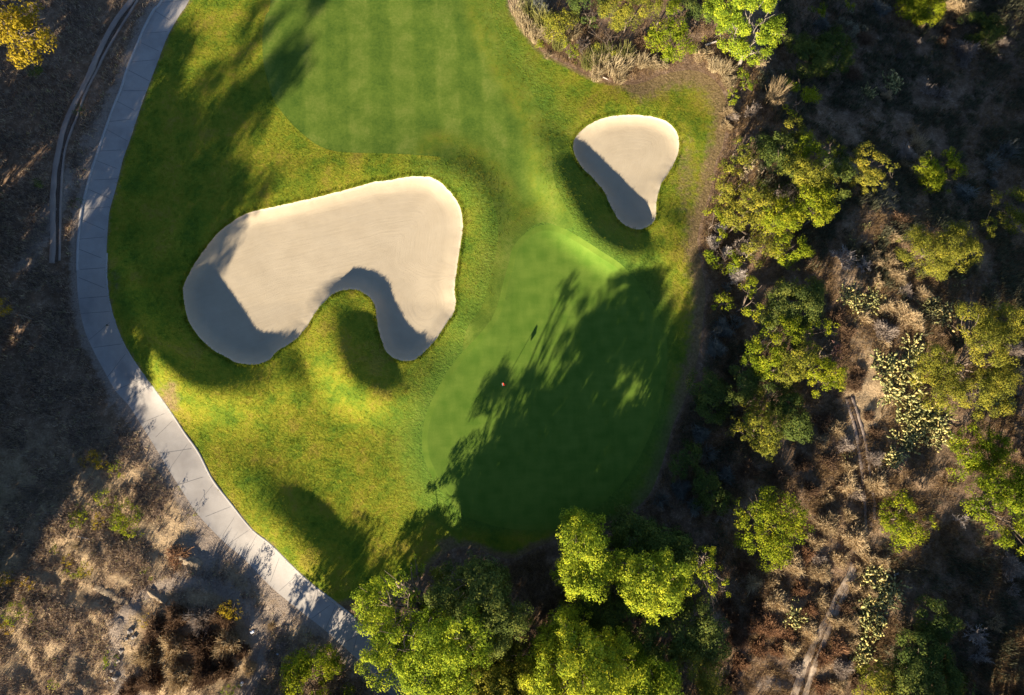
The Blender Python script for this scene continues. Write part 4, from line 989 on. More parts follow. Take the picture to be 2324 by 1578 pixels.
for i, (x, y, r, lb) in enumerate([(1925,1035,16,'small bright prickly pear beside the straight ditch'), (1722,1332,18,'few yellow cactus pads in a bush below the autumn-tinted tree'), (1804,1362,14,'small prickly pear sprout above the clump in the rust-brown bushes'),
 (1962,515,18,'small prickly pear right of the thicket tip'), (1930,540,14,'tiny prickly pear near the white dead branches'), (1992,540,14,'tiny pale prickly pear right of the white dead branches'), (2168,590,12,'tiny prickly pear at the foot of the olive dome bush')]):
    place('prickly_pear', CPS[i % 2], x, y, r, .6, 'cactus', lb, 'cactus')

# ================================================================ DRY BUSHES, REEDS, BARE SHRUBS
def dry(L):
    for i, (x, y, r, h, kind, mat, lb) in enumerate(L):
        lib_ = {'t': TW, 'd': TWD, 'b': BB, 'r': RC, 'g': GC}[kind]
        nm, ct_ = {'t': ('dry_bush', 'dry bush'), 'd': ('dry_bush', 'dry bush'), 'b': ('bare_shrub', 'bare shrub'), 'r': ('reed_clump', 'reeds'), 'g': ('grass_tuft', 'dry grass')}[kind]
        place(nm, lib_[rp.randrange(len(lib_))], x, y, r, h, mat, lb, ct_)
dry([
 # slope between the thicket and the cactus field
 (1916,585,40,1.5,'b','pale','white leafless shrub with forking limbs right of the thicket'),
 (1962,600,24,.9,'b','pale','smaller pale leafless shrub beside the white one'),
 (1985,588,24,.9,'t','tan','tan bush just right of the white leafless shrubs'),
 (2022,596,26,1,'d','tan','tan bush left of the olive dome bush'),
 (2040,624,28,1,'d','tan','wide tan bush below the left end of the olive dome bush'),
 (1988,636,22,.9,'t','tan','tan bush above the sunlit upper left prickly pear'),
 (2056,660,24,.9,'t','grey','greyish tan bush in the middle of the upper tan slope'),
 (2095,668,22,.8,'d','tan','tan bush left of the bright-tipped prickly pear'),
 (2018,698,26,.9,'t','tan','tan bush right of the sunlit upper left prickly pear'),
 (2060,712,34,1,'d','tan','largest tan bush of the upper tan slope'),
 (2086,738,22,.8,'t','tan','tan bush left of the shaded prickly pear by the rounded tree'),
 (2012,752,30,1,'d','grey','greyish tan bush above the left bulge of the cactus field'),
 (1925,755,26,.8,'t','brown','brown bush on the left rim of the bare tan strip'),
 (1915,790,22,.7,'t','brown','brown bush right of the dead pink bush'),
 (1962,720,22,.7,'t','tan','tan bush below the upper left prickly pears'),
 (1900,718,24,.7,'t','brown','brown bush right of the sunlit rightward branch'),
 (1948,845,22,.7,'t','brown','brown twiggy bush left of the cactus field'),
 (1942,872,24,.7,'d','brown','brown bush at the upper end of the straight ditch'),
 (2005,778,20,.7,'t','tan','tan bush just above the left bulge of the cactus field'),
 (1972,945,18,.6,'t','brown','small brown bush right of the straight ditch'),
 (1988,985,22,.7,'t','brown','brown bush left of the lower cactus field'),
 (1986,1040,24,.8,'d','grey','greyish dry bush between the straight ditch and the lowest cactus'),
 (1870,960,30,.9,'t','brown','brown bush left of the straight ditch'),
 (1900,975,26,.8,'d','tan','tan bush touching the straight ditch on its left'),
 (1866,1000,24,.8,'t','tan','tan bush between the pear-shaped crown and the straight ditch'),
 (1918,1010,24,.8,'d','grey','grey-tan bush close left of the lower straight ditch'),
 (1880,1045,26,.8,'t','brown','brown bush below the tan ones left of the ditch'),
 (1930,1062,22,.8,'t','tan','tan bush against the lower left side of the straight ditch'),
 (1925,1102,32,1.1,'d','tan','bushy tan shrub leaning over the straight ditch from the left'),
 (1990,1095,34,1.1,'d','tan','bushy tan shrub leaning over the straight ditch from the right'),
 (1945,1120,22,.9,'t','grey','grey-tan bush in between the two ditch-side shrubs'),
 (1882,1132,22,.8,'t','tan','small tan bush left of the ditch-side shrubs'),
 (1905,1105,16,.7,'t','rust','reddish sprig at the left of the ditch-side shrub'),
 (1930,1172,20,.8,'t','tan','tan bush left of the lower end of the straight ditch'),
 (1880,1190,32,1.1,'d','tan','round pale-tan bush right of the autumn-tinted tree'),
 (1944,1222,36,1.2,'d','tan','large tan bush covering the lower end of the straight ditch'),
 (1850,1232,26,.9,'d','tan','tan bush touching the lower right of the autumn-tinted tree'),
 (1832,1258,24,.9,'t','rust','rusty bush below the lower right of the autumn-tinted tree'),
 (1800,1282,32,1,'d','tan','tan bush right below the autumn-tinted tree'),
 (1755,1290,24,.8,'t','tan','tan bush at the foot of the autumn-tinted tree'),
 (1858,1268,18,.8,'t','grey','small greyish bush below the tan bushes by the autumn tree'),
 (1865,1298,28,.9,'d','tan','pale tan bush with a fallen twig left of the forked ditch'),
 (1908,1268,26,.9,'t','tan','tan bush with a thin bare stem above the forked ditch'),
 (1970,1268,24,.9,'d','tan','tan bush above the dark cactus strip'),
 (2006,1278,22,.8,'t','tan','tan bush at the upper right of the dark cactus strip'),
 (1952,1290,20,.8,'t','tan','tan bush at the very head of the forked ditch'),
 (1938,1334,18,.7,'t','tan','small tan bush left of the dark cactus strip'),
 (1972,1342,24,.9,'d','tan','tan bush set into the dark cactus strip'),
 (1925,1378,24,.8,'t','brown','brown bush right of the forked ditch'),
 (1945,1370,18,.7,'t','tan','small tan bush at the left rim of the dark cactus strip'),
 (1932,1416,28,.9,'d','tan','golden tan bush left of the middle of the dark cactus strip'),
 (1896,1412,18,.7,'t','tan','small tan bush on the right bank of the forked ditch'),
 (1902,1468,28,.8,'t','rust','reddish bush right of the fork of the ditch'),
 (1872,1492,26,.8,'t','rust','rusty bush inside the fork of the ditch'),
 (1912,1518,28,.9,'d','grey','grey-tan bush right of the lower forked ditch'),
 (1930,1462,20,.8,'t','tan','tan bush between the reddish bush and the cactus strip'),
 (1903,1556,26,.8,'t','tan','tan bush near the bottom edge right of the forked ditch'),
 (1865,1560,26,.7,'t','rust','reddish bush at the bottom edge right of the forked ditch'),
 (1945,1548,22,.8,'t','brown','brown bush at the bottom edge left of the olive bush'),
 (1862,1362,28,.9,'t','tan','tan bush on the left bank of the forked ditch'),
 (1815,1338,24,.8,'t','rust','dark reddish bush above the cactus among rust-brown bushes'),
 (1838,1385,22,.8,'t','rust','rusty bush between the cactus and the forked ditch'),
 (1765,1366,30,1,'d','tan','bright tan tussock-like bush among the rust-brown bushes'),
 (1712,1325,26,.8,'t','tan','tan bush holding a few yellow cactus pads'),
 (1754,1318,20,.8,'t','tan','tan bush right of the one holding cactus pads'),
 (1690,1290,22,.8,'t','rust','rusty bush at the lower left of the autumn-tinted tree'),
 (1720,1378,26,.8,'t','brown','brown bush left of the bright tan tussock'),
 (1752,1425,30,.9,'d','rust','large rust-brown bush in the middle of the lower brush'),
 (1712,1420,26,.8,'d','rust','rust-brown bush left of the large one'),
 (1790,1440,26,.8,'t','rust','rust-brown bush right of the large one'),
 (1838,1432,24,.8,'d','tan','tan bush left of the fork of the ditch'),
 (1675,1450,30,.9,'d','rust','orange-brown bush next to the olive fine-leaved shrub'),
 (1720,1472,26,.8,'t','rust','orange-brown bush right of the olive shrub'),
 (1796,1474,24,.8,'d','tan','tan bush just left of the lower forked ditch'),
 (1762,1478,24,.8,'t','rust','rusty bush in the lower brush above the bare grey patch'),
 (1680,1505,26,.8,'t','rust','orange-brown bush above the bottom edge by the grove'),
 (1660,1550,28,.8,'t','brown','brown bush at the bottom edge by the grove'),
 (1805,1520,20,.7,'t','grey','grey bush beside the lower left fork of the ditch'),
 (1655,1380,22,.8,'t','brown','brown bush right of the bottom grove'),
 (1668,1405,18,.7,'t','rust','rusty bush at the right side of the bottom grove'),
 (1648,1165,30,1.2,'b','grey','silvery bare shrub at the left of the autumn-tinted tree'),
 # right edge and dark slope
 (2305,790,26,1,'d','grey','greyish tan bush at the right edge beside the biggest rounded tree'),
 (2308,850,24,.9,'t','tan','tan bush at the right edge beside the lower half of the biggest tree'),
 (2300,1290,34,1.2,'d','grey','pale tan bush at the right edge below the full green tree'),
 (2298,1338,20,.9,'b','grey','bare grey shrub at the right edge below the pale tan bush'),
 (2215,1440,34,1.4,'b','pale','leggy pale dead shrub in the dark lower right, upper part'),
 (2228,1488,30,1.2,'b','pale','leggy pale dead shrub in the dark lower right, lower part'),
 (2258,1412,26,1,'b','tan','thin tan stems right of the leggy dead shrub'),
 (2182,1180,22,.7,'b','pale','fallen pale branch between the pointed bush and the full green tree'),
 (2178,24,48,1.9,'d','tan','big dry tan bush at the top edge of the dark slope'),
 (2145,12,26,1.5,'t','tan','tan bush left of the big dry one at the top edge'),
 (2189,118,38,1.5,'d','grey','pale bare round bush sunlit in the dark upper right'),
 (2182,150,18,.9,'b','grey','bare twigs at the foot of the pale round bush'),
 (2275,97,18,1.1,'t','grey','small pale bush right of the pale round one'),
 (2265,132,14,.8,'b','grey','thin bare twigs below the small pale bush'),
 (2136,100,22,.9,'t','brown','brown twiggy bush left of the pale round one'),
 (2150,70,26,1,'b','brown','brown leaning stems below the big dry tan bush'),
 (2051,66,11,1.1,'b','tan','dead flower stalk, leftmost of the row in the dark upper slope'),
 (2068,68,11,1.1,'b','tan','dead flower stalk, second of the row in the dark upper slope'),
 (2087,62,11,1.2,'b','tan','dead flower stalk, third and tallest of the row in the upper slope'),
 (2082,98,12,1,'b','grey','dead flower stalk below the row in the upper slope'),
 (2040,128,11,1,'b','grey','grey dead flower stalk alone left of the brown twiggy bush'),
 (2104,208,24,1.4,'b','grey','pale forked dead shrub in the upper dark slope, left half'),
 (2136,212,26,1.4,'b','grey','pale forked dead shrub in the upper dark slope, right half'),
 (2012,220,20,.9,'t','tan','tan twigs between the dark prickly pears and the forked dead shrubs'),
 (2065,300,16,.9,'g','tan','small tan tuft above the tan grass patch in the dark slope'),
 (2082,330,26,1,'r','tan','tan grass clump at the top of the lit patch in the dark slope'),
 (2055,350,28,1,'d','grey','grey-tan bush left in the lit patch of the dark slope'),
 (2080,365,20,.9,'g','tan','tan grass tuft in the middle of the lit patch'),
 (2078,392,26,1,'r','tan','tan grass clump against the upright bush'),
 (2048,375,16,.8,'g','tan','tan tuft left of the grass clumps by the upright bush'),
 (2044,498,28,1,'t','brown','brown dry bush above the olive dome bush'),
 (2030,535,20,.8,'t','tan','tan dry bush left of the olive dome bush top'),
 (2285,345,34,1,'r','slate','bluish tall grass at the right edge of the dark slope'),
 (2250,370,30,.9,'r','slate','bluish tall grass left of the one at the right edge'),
 (2190,440,32,.9,'t','slate','grey shaded bush right of the upright bush'),
 (2250,420,24,.9,'b','slate','grey leafless twigs above the greyish-green edge tree'),
 (1865,55,26,1.2,'t','slate','grey twiggy bush left of the sage bush'),
 (1845,85,20,1.1,'g','grey','grey-tan tuft under the tall tree, right side'),
 (1768,95,18,1.1,'g','tan','tan tuft at the right foot of the tall tree'),
 (1960,90,30,.8,'t','brown','brown bush in shade right of the sage bush'),
 (2000,20,30,.9,'t','slate','grey bush at the top edge of the dark slope'),
 (1940,170,30,.8,'t','brown','brown shaded bush below the larger dark bush'),
 # thicket twigs
 (1752,222,26,3,'r','tan','fan of bare tan stems left of the yellow-green round tree'),
 (1770,232,18,2.8,'b','tan','forked tan stems in front of the yellow-green round tree'),
 (1655,252,20,1,'d','tan','straw-coloured dry bush on the brown edge of the grass'),
 (1648,285,18,.8,'t','tan','small dry bush below the straw-coloured one on the brown edge'),
 (1662,262,16,1,'t','grey','greyish dry bush beside the straw-coloured one'),
 (1708,250,22,2,'b','grey','grey branching twigs between the lime bush and the tan stems'),
 (1778,440,22,4.6,'b','grey','grey bare twigs sticking out of the thicket middle'),
 (1622,548,20,1.5,'d','pale','pale pinkish twig bush at the grass edge below the lime bush'),
 (1638,520,16,1.6,'t','pale','pinkish twigs beside the lime bush'),
 (1672,622,22,1.6,'d','pale','pale grey twig bush where the thicket meets the brown corner'),
 (1652,572,16,2,'t','pale','pale round twig bush inside the lime-yellow bush'),
 (1680,560,24,2.6,'b','grey','grey bare stems in the narrow of the thicket'),
 (1640,745,28,1.2,'d','slate','bluish-grey shrub at the shaded edge of the green, upper'),
 (1625,790,26,1.1,'d','slate','bluish-grey shrub at the shaded edge of the green, middle'),
 (1668,730,22,1.2,'b','slate','bare grey branches above the bluish-grey shrubs'),
 (1650,650,16,1,'b','slate','small bare shrub above the light green bush'),
 (1590,985,24,1,'d','slate','bluish-grey shrub near the lower right of the green'),
 (1605,1030,24,1,'r','slate','tall grey-green grass below the bluish-grey shrub'),
 (1545,1110,26,.9,'d','slate','grey scrub bush at the lower corner of the green'),
 (1500,1135,22,.8,'r','slate','grey-green tuft at the bottom rim of the green'),
 (1580,1150,24,.8,'t','slate','grey scrub bush left of the autumn-tinted tree'),
 (1650,1080,28,.9,'t','slate','grey scrub bush below the thin greyish-green bush'),
 (1700,1070,28,.9,'t','brown','brown shaded bush below the pear-shaped crown'),
 (1770,1080,30,.9,'t','brown','brown shaded bush right below the pear-shaped crown'),
 (1820,1050,28,.9,'t','brown','brown bush in half shade right of the pear-shaped crown'),
 (1840,1110,26,.8,'t','brown','brown bush above the round pale-tan bush'),
 (1286,1385,26,1.6,'b','slate','grey bare shrub in the dark gap of the bottom grove'),
 (1270,1412,22,1.4,'t','slate','grey twig bush under the bare shrub in the grove gap'),
 # top thicket reeds and straw
 (1172,22,20,1.2,'r','straw','straw reed clump at the top left tip of the thicket'),
 (1182,48,18,1.2,'r','straw','straw reed clump second from the tip of the thicket'),
 (1200,66,22,1.2,'r','straw','straw reed clump third along the grass edge'),
 (1216,84,20,1.1,'r','straw','straw reed clump fourth along the grass edge'),
 (1200,22,26,1.4,'r','reed','green-tinged reeds behind the straw clumps at the tip'),
 (1232,50,28,1.5,'r','reed','greenish reeds above the tiny bright plant'),
 (1226,14,26,1.5,'d','slate','grey brush behind the reeds at the top edge'),
 (1268,98,24,1.4,'r','reed','reeds leading down to the soil edge'),
 (1244,82,20,1.3,'r','straw','straw reeds between the tiny bright plant and the greenish reeds'),
 (1300,75,22,1.3,'r','straw','straw reeds right of the grey-green bush'),
 (1322,100,22,1.3,'b','grey','grey bare shrub in the middle of the top thicket'),
 (1335,140,26,1.4,'r','reed','green reed clump left in the large straw stand'),
 (1362,150,28,1.5,'r','straw','straw reed clump in the middle of the large stand by the grass'),
 (1392,155,28,1.5,'r','straw','straw reed clump right in the large stand by the grass'),
 (1418,148,24,1.4,'r','straw','straw reed clump at the right end of the large stand'),
 (1375,128,26,1.5,'r','reed','green reeds at the back of the large straw stand'),
 (1416,122,24,1.4,'r','reed','green-tipped reeds at the right back of the large stand'),
 (1352,172,20,1,'r','straw','low straw fringe at the front of the large stand'),
 (1405,178,20,1,'r','straw','low straw fringe front right of the large stand'),
 (1455,140,22,1.1,'r','straw','straw clump left under the large bright green bush'),
 (1482,142,24,1,'d','straw','dry straw bush at the foot of the large bright green bush'),
 (1505,142,18,.9,'t','straw','small straw bush right at the foot of the large bright bush'),
 (1600,118,24,1,'b','straw','pale fallen twigs right of the large bright green bush'),
 (1588,128,20,.9,'t','tan','tan twigs below the right side of the large bright bush'),
 (1622,150,22,1.1,'r','straw','straw reeds left of the pale leaning trunk'),
 (1645,160,22,1.2,'r','straw','straw reeds at the base of the pale leaning trunk'),
 (1655,185,20,1,'d','straw','straw bush below the pale leaning trunk'),
 (1718,140,22,1.6,'b','straw','drooping pale twigs right of the pale leaning trunk'),
 (1460,88,24,1.3,'t','brown','brown brush in the dark gap left of the large bright bush'),
 (1240,128,12,.5,'g','straw','lone straw tuft on the dark soil by the grass'),
])
# --- lower-left slope
dry([  # tan and grey twigs paint in the thicket's sunlit tips
 (352, 1432, 38, 2.1, 'd', 'brown', 'dark dead bush at the upper left of the burnt-brown thicket'),
 (400, 1400, 36, 2.1, 'd', 'brown', 'dark dead bush at the top of the burnt-brown thicket'),
 (452, 1405, 40, 2.25, 'd', 'grey', 'greyish dead bush in the upper middle of the burnt-brown thicket'),
 (505, 1400, 34, 2.1, 'd', 'brown', 'dark dead bush at the upper right of the burnt-brown thicket'),
 (330, 1490, 36, 1.95, 'd', 'tan', 'sunlit tan-tipped dead bush on the left rim of the burnt-brown thicket'),
 (392, 1470, 42, 2.25, 'd', 'tan', 'sunlit tan-tipped dead bush in the centre of the burnt-brown thicket'),
 (455, 1470, 44, 2.4, 'd', 'brown', 'big dark bush right of centre in the burnt-brown thicket'),
 (512, 1460, 38, 2.1, 'd', 'tan', 'sunlit tan-topped dead bush at the right rim of the burnt-brown thicket'),
 (340, 1545, 38, 1.95, 'd', 'brown', 'dark brown bush at the lower left of the burnt-brown thicket'),
 (402, 1535, 42, 2.1, 'd', 'tan', 'sunlit tan-tipped rounded bush low in the middle of the burnt-brown thicket'),
 (462, 1535, 40, 2.1, 'd', 'brown', 'dark bush low right of the middle of the burnt-brown thicket'),
 (300, 1560, 30, 1.5, 't', 'brown', 'brown bush at the lower left corner of the burnt-brown thicket'),
 (505, 1522, 32, 1.8, 't', 'brown', 'loose brown bush at the lower right of the burnt-brown thicket'),
 (545, 1480, 26, 1, 't', 'brown', 'thin brown bush between the burnt-brown thicket and the path'),
 (564, 1518, 20, 0.9, 'd', 'tan', 'round tan tuft right of the burnt-brown thicket'),
 (615, 1420, 14, 0.6, 'g', 'tan', 'small tan tuft beside the cart path near the white paper'),
 (640, 1470, 18, 0.6, 't', 'grey', 'small grey bush near the white paper by the path'),
 (280, 1580, 26, 0.9, 't', 'brown', 'brown bush at the bottom edge left of the burnt-brown thicket'),
 (400, 1262, 34, 0.5, 't', 'rust', 'low reddish weeds under the upper straw ridge'),
 (172, 1240, 9, 0.7, 'g', 'straw', 'straw tuft on the open slope left of the lemon weeds'),
])
def weed(L):
    for x, y, r, h, mat, lb in L:
        r *= 1.35
        shrub(lb, [(x, y, r, h), (x + r * .7, y + r * .4, r * .6, h * .7)], mat, cat='weed', leaf=0.11, dens=2.4, trunk=0.025, clump=0.25)
weed([
 (263,1064,12,.8,'bright','pale green weed uppermost on the sunny slope'), (240,1130,13,.8,'bright','yellowish weed right above the lemon pair'), (186,1160,13,.8,'bright','lemon weed at the left of the sunny slope'),
 (170,1180,12,.7,'bright','lemon weed touching the left one from below'), (231,1182,13,.8,'gold','single golden weed in the middle of the sunny slope'), (289,1160,17,1,'bright','largest yellow-green weed on the sunny slope'),
 (268,1184,15,.9,'bright','yellow-green weed left under the largest one'), (300,1200,14,.8,'bright','yellow-green weed right under the largest one'), (305,1165,12,.8,'dark','dark green weed at the right of the largest one'),
 (172,1290,13,.8,'bright','bright weed lower down the slope beside a gold one'), (198,1292,11,.7,'gold','gold weed next to the bright lower one'), (33,1392,16,.9,'bright','bright weed near the left edge low on the slope'), (60,1400,10,.6,'olive','dull weed right of the bright one near the left edge'),
 (8,1312,13,1,'gold','golden weed cut by the left picture edge'), (64,1322,9,.6,'gold','tiny golden weed near the left edge'), (331,1306,8,.5,'bright','tiny bright weed left of the low reddish weeds'),
 (250,1496,12,.7,'bright','green weed left of the burnt-brown thicket'), (153,1270,8,.6,'gold','tiny gold weed above the bright lower one'), (129,1245,8,.6,'olive','tiny dull weed left of the gold one'), (331,1408,9,.6,'gold','small gold weed at the top rim of the burnt-brown thicket'),
 (222,1046,13,.9,'gold','orange-gold weed at the edge of the big shade'), (209,1032,9,.8,'gold','small orange-gold weed above the one at the shade edge'), (404,1112,5,.18,'olive','small weed on the verge of the cart path, upper'), (438,1162,7,.2,'olive','small flat weed right at the cart path edge'),
 (522,1385,14,2,'gold','orange-leaved shrub at the right side of the burnt-brown thicket'), (519,1568,14,1,'bright','pale yellow plant at the bottom edge below the burnt-brown thicket'), (120,1552,8,.5,'bright','tiny green weed near the bottom left'), (12,1425,9,.6,'gold','small gold weed low at the left edge'),
 (252,740,8,.4,'dark','small green weed on the shaded verge left of the path bend'), (178,250,9,.4,'dark','small weed inside the bend of the drainage channel'), (180,460,8,.4,'dark','small weed between the drainage channel and the path'), (188,1048,9,.5,'gold','faint gold weed just inside the big shade'),
])
# ================================================================ SMALL THINGS
# flagstick in its cup
g0 = G(1140, 876); fs = empty('flagstick', tuple(g0)); tag(fs, 'slender golf flagstick with a small red flag standing in the cup on the green', 'flagstick')
V, F = tube(np.array([[0, 0, -0.1], [0, 0, 0.8], [0, 0, 1.5], [0, 0, 2.16]]), 0.022, 0.016, 8); link('pole', mk_mesh('pole', V, F, smooth=True), M['pole'], fs)
nxx, nyy = 13, 7; fv = []
for j in range(nyy):
    for i in range(nxx):
        u = i / (nxx - 1); v = j / (nyy - 1)
        # drooping cloth: folds round the pole and hangs
        x = 0.012 + 0.34 * u * (1 - 0.25 * v); yv = 0.11 * math.sin(u * 6.5 + v * 1.2) * (0.3 + u); z = 2.14 - 0.36 * v - 0.22 * u * u
        fv.append((x, yv, z))
fq = np.array([[j * nxx + i, j * nxx + i + 1, (j + 1) * nxx + i + 1, (j + 1) * nxx + i] for j in range(nyy - 1) for i in range(nxx - 1)])
fv = np.array(fv); ang = math.atan2(-sv[1] * 0 + LSUN[0], -LSUN[1]) ; c_, s_ = math.cos(ang), math.sin(ang)
fv2 = fv.copy(); fv2[:, 0] = fv[:, 0] * c_ - fv[:, 1] * s_; fv2[:, 1] = fv[:, 0] * s_ + fv[:, 1] * c_
fo = link('flag', mk_mesh('flag', fv2, fq, smooth=True), M['red'], fs); sm = fo.modifiers.new('cloth', 'SOLIDIFY'); sm.thickness = 0.006
cu = []
for k in range(16):
    a = 2 * math.pi * k / 16
    for r, z in ((0.062, 0.012), (0.054, 0.012), (0.054, -0.12)): cu.append((r * math.cos(a), r * math.sin(a), z))
cq = []
for k in range(16):
    n_ = (k + 1) % 16
    for j in range(2): cq.append((k * 3 + j, n_ * 3 + j, n_ * 3 + j + 1, k * 3 + j + 1))
link('cup', mk_mesh('cup', np.array(cu), np.array(cq)), M['cup'], fs)

def paper(x, y, L, Wd, rot, label):
    b = G(x, y); n = 6; V = []
    for j in range(3):
        for i in range(n):
            u = (i / (n - 1) - .5) * L; v = (j / 2 - .5) * Wd
            V.append((u * math.cos(rot) - v * math.sin(rot), u * math.sin(rot) + v * math.cos(rot), 0.07 + 0.035 * math.sin(i * 1.9 + j)))
    F = [[j * n + i, j * n + i + 1, (j + 1) * n + i + 1, (j + 1) * n + i] for j in range(2) for i in range(n - 1)]
    o = link('paper_scrap', mk_mesh('paper_scrap', np.array(V), np.array(F)), M['white']); o.location = tuple(b)
    s = o.modifiers.new('t', 'SOLIDIFY'); s.thickness = 0.012; tag(o, label, 'litter')
paper(573, 1434, .34, .22, .4, 'white paper scrap right of the burnt-brown thicket, nearest its orange shrub')
paper(549, 1551, .36, .24, 1.0, 'white paper scrap low on the slope below the round tan tuft')
paper(631, 1484, .20, .16, .2, 'smallest white scrap lying nearest the cart path')
paper(664, 1528 - 90, .14, .12, .9, 'tiny pale scrap on the bare soil beside the path') if False else None
paper(2033, 1303, .55, .16, .45, 'bluish-white scrap beside the dark cactus strip')
def log(a, b, r, label, mat='wood', nm='fallen_log', cat='log'):
    A = G(*a) + np.array([0, 0, r * 1.6]); B = G(*b) + np.array([0, 0, r * 1.6]); rg = np.random.default_rng(int(a[0]))
    P = bezier(A, B, 0.05, rg, 8); V, F = tube(P, r, r * .7, 8)
    k = rg.normal(size=3) * .3; V2, F2 = tube(bezier(P[4], P[4] + np.array([k[0], k[1], .25]), .1, rg, 4), r * .45, r * .2, 6)
    VV, FF = join([(V, F), (V2, F2)]); o = link(nm, mk_mesh(nm, VV - A, FF, smooth=True), M[mat]); o.location = tuple(A); tag(o, label, cat)
log((178, 1217), (204, 1223), .05, 'pale straight stick lying on the open lower-left slope', nm='stick', cat='stick')
log((1600, 106), (1624, 97), .12, 'short pale fallen log between the large bright bush and the tall tree')
log((1368, 177), (1378, 182), .06, 'short pinkish stick on the soil edge below the straw stand', nm='stick', cat='stick')
log((1840, 1262), (1850, 1290), .03, 'thin bare stick beside the small greyish bush', nm='stick', cat='stick')

def straw_ridge(L, wd, hh, label, seed, mat='ridge'):
    L = spline(L, False, 5); rg = np.random.default_rng(seed); w = G(L[:, 0], L[:, 1]); n = len(L)
    t = np.gradient(w[:, :2], axis=0); t /= np.linalg.norm(t, axis=1)[:, None]; nr = np.stack([-t[:, 1], t[:, 0]], 1)
    V = []; K = 7
    for k in range(K):
        a = (k / (K - 1) - .5) * 2; f = wd / 2 * a * rg.uniform(.55, 1.35, n)
        z = hh * (1 - a * a) * rg.uniform(.35, 1.4, n) - .03
        V.append(np.c_[w[:, :2] + nr * f[:, None], w[:, 2] + z])
    F = np.vstack([np.stack([k * n + np.arange(n - 1), k * n + np.arange(1, n), (k + 1) * n + np.arange(1, n), (k + 1) * n + np.arange(n - 1)], 1) for k in range(K - 1)])
    V = np.vstack(V); c = V.mean(0); o = link('soil_ridge', mk_mesh('soil_ridge', V - c, F), M[mat]); o.location = tuple(c); tag(o, label, 'ridge')
straw_ridge([(383,1251),(402,1262),(425,1272),(440,1280),(455,1288)], .9, .30, 'low straw-coloured ridge near the bare soil beside the path', 1)
straw_ridge([(338,1340),(352,1350),(365,1358),(378,1368)], .7, .24, 'short pale ridge of stones just above the burnt-brown thicket', 2)
straw_ridge([(215,1332),(245,1345),(270,1360),(292,1368)], .8, .14, 'long faint soil ridge across the open lower-left slope', 3)
rr = np.random.default_rng(5)
def rock(x, y, r, label):
    import bmesh
    bm = bmesh.new(); bmesh.ops.create_icosphere(bm, subdivisions=2, radius=1.0)
    sd = rr.uniform(0, 50)
    for v in bm.verts:
        n = 0.75 + 0.5 * math.sin(v.co.x * 3.1 + sd) * math.cos(v.co.y * 2.7 + sd) * math.sin(v.co.z * 2.9 + 1)
        v.co = Vector((v.co.x * r * n, v.co.y * r * n * .8, v.co.z * r * n * .55))
    me = bpy.data.meshes.new('rock'); bm.to_mesh(me); bm.free(); o = link('rock', me, M['rock']); o.location = tuple(G(x, y) + np.array([0, 0, r * .2])); tag(o, label, 'rock')
for i, (x, y, r) in enumerate([(296,1432,.34),(304,1446,.28),(288,1450,.22),(276,1478,.30),(268,1500,.24),(254,1522,.26),(262,1540,.34),(246,1546,.22)]):
    rock(x, y, r, ['largest rock at the upper left rim of the burnt-brown thicket','rock just below the largest one at the thicket rim','small rock left of the pair at the thicket rim','rock halfway down the left rim of the burnt-brown thicket','small rock beside the green weed left of the thicket','rock above the bottom pair left of the thicket','bigger rock of the bottom pair left of the thicket','smaller rock of the bottom pair left of the thicket'][i])

# ================================================================ GROUND COVER
def blades(n, region, mat, nm, label, cat, per=6, hmin=.05, hmax=.12, spread=.07, wd=.012, lean=.05, seed=1, keep=None, lift=0.0):
    rg = np.random.default_rng(seed)
    x = rg.uniform(region[0], region[2], n); y = rg.uniform(region[1], region[3], n)
    P = np.stack([x, y], 1); m = keep(P, rg); P = P[m]; k = len(P)
    base = G(P[:, 0], P[:, 1]); idx = np.repeat(np.arange(k), per); q = len(idx)
    s = base[idx] + np.c_[rg.normal(size=(q, 2)) * spread, np.full(q, -.01 + lift)]
    sc = rg.uniform(.6, 1.4, k)[idx]; h = rg.uniform(hmin, hmax, q) * sc
    a = rg.uniform(0, 2 * math.pi, q); le = rg.uniform(0, 1, q) * lean * sc
    tip = s + np.c_[np.cos(a) * le, np.sin(a) * le, h]
    b = a + math.pi / 2 + rg.normal(size=q) * .6; w = wd * rg.uniform(.7, 1.3, q)
    sd = np.c_[np.cos(b) * w, np.sin(b) * w, np.zeros(q)]
    V = np.stack([s - sd, s + sd, tip], 1).reshape(-1, 3); F = np.arange(3 * q).reshape(-1, 3)
    tn = np.clip(.6 * rg.uniform(0, 1, k)[idx] + .4 * rg.uniform(0, 1, q), 0, 1)
    at = {'tint': ('FACE', tn)}
    if mat == 'blade':
        dT = pdist(TURF_EDGE, P, False); wE_ = np.where((P[:, 0] > 1430) & (P[:, 1] > 120) & (P[:, 1] < 1250), 44.0, np.where(P[:, 1] < 200, 9.0, 20.0))
        at['dirt'] = ('FACE', (0.9 * np.exp(-(dT / wE_) ** 1.4))[idx])
    o = link(nm, mk_mesh(nm, V, F, at), M[mat]); tag(o, label, cat, kind='stuff'); return o
PALL = [B1, B2, GREEN, COLLAR, PATH]
def keep_rough(P, rg):
    m = inside(TURF, P)
    for Q in (B1, B2, COLLAR): m &= ~inside(Q, P)
    m &= rg.uniform(0, 1, len(P)) > np.exp(-(pdist(GREEN, P, True, cap=160) / 80.0) ** 2)
    f = inside(FAIR, P); m &= ~(f & (rg.uniform(0, 1, len(P)) < sstep(0, 60, pdist(FAIR_SOFT, P, False)) + (pdist(FAIR_HARD, P, False) < 40)))
    return m
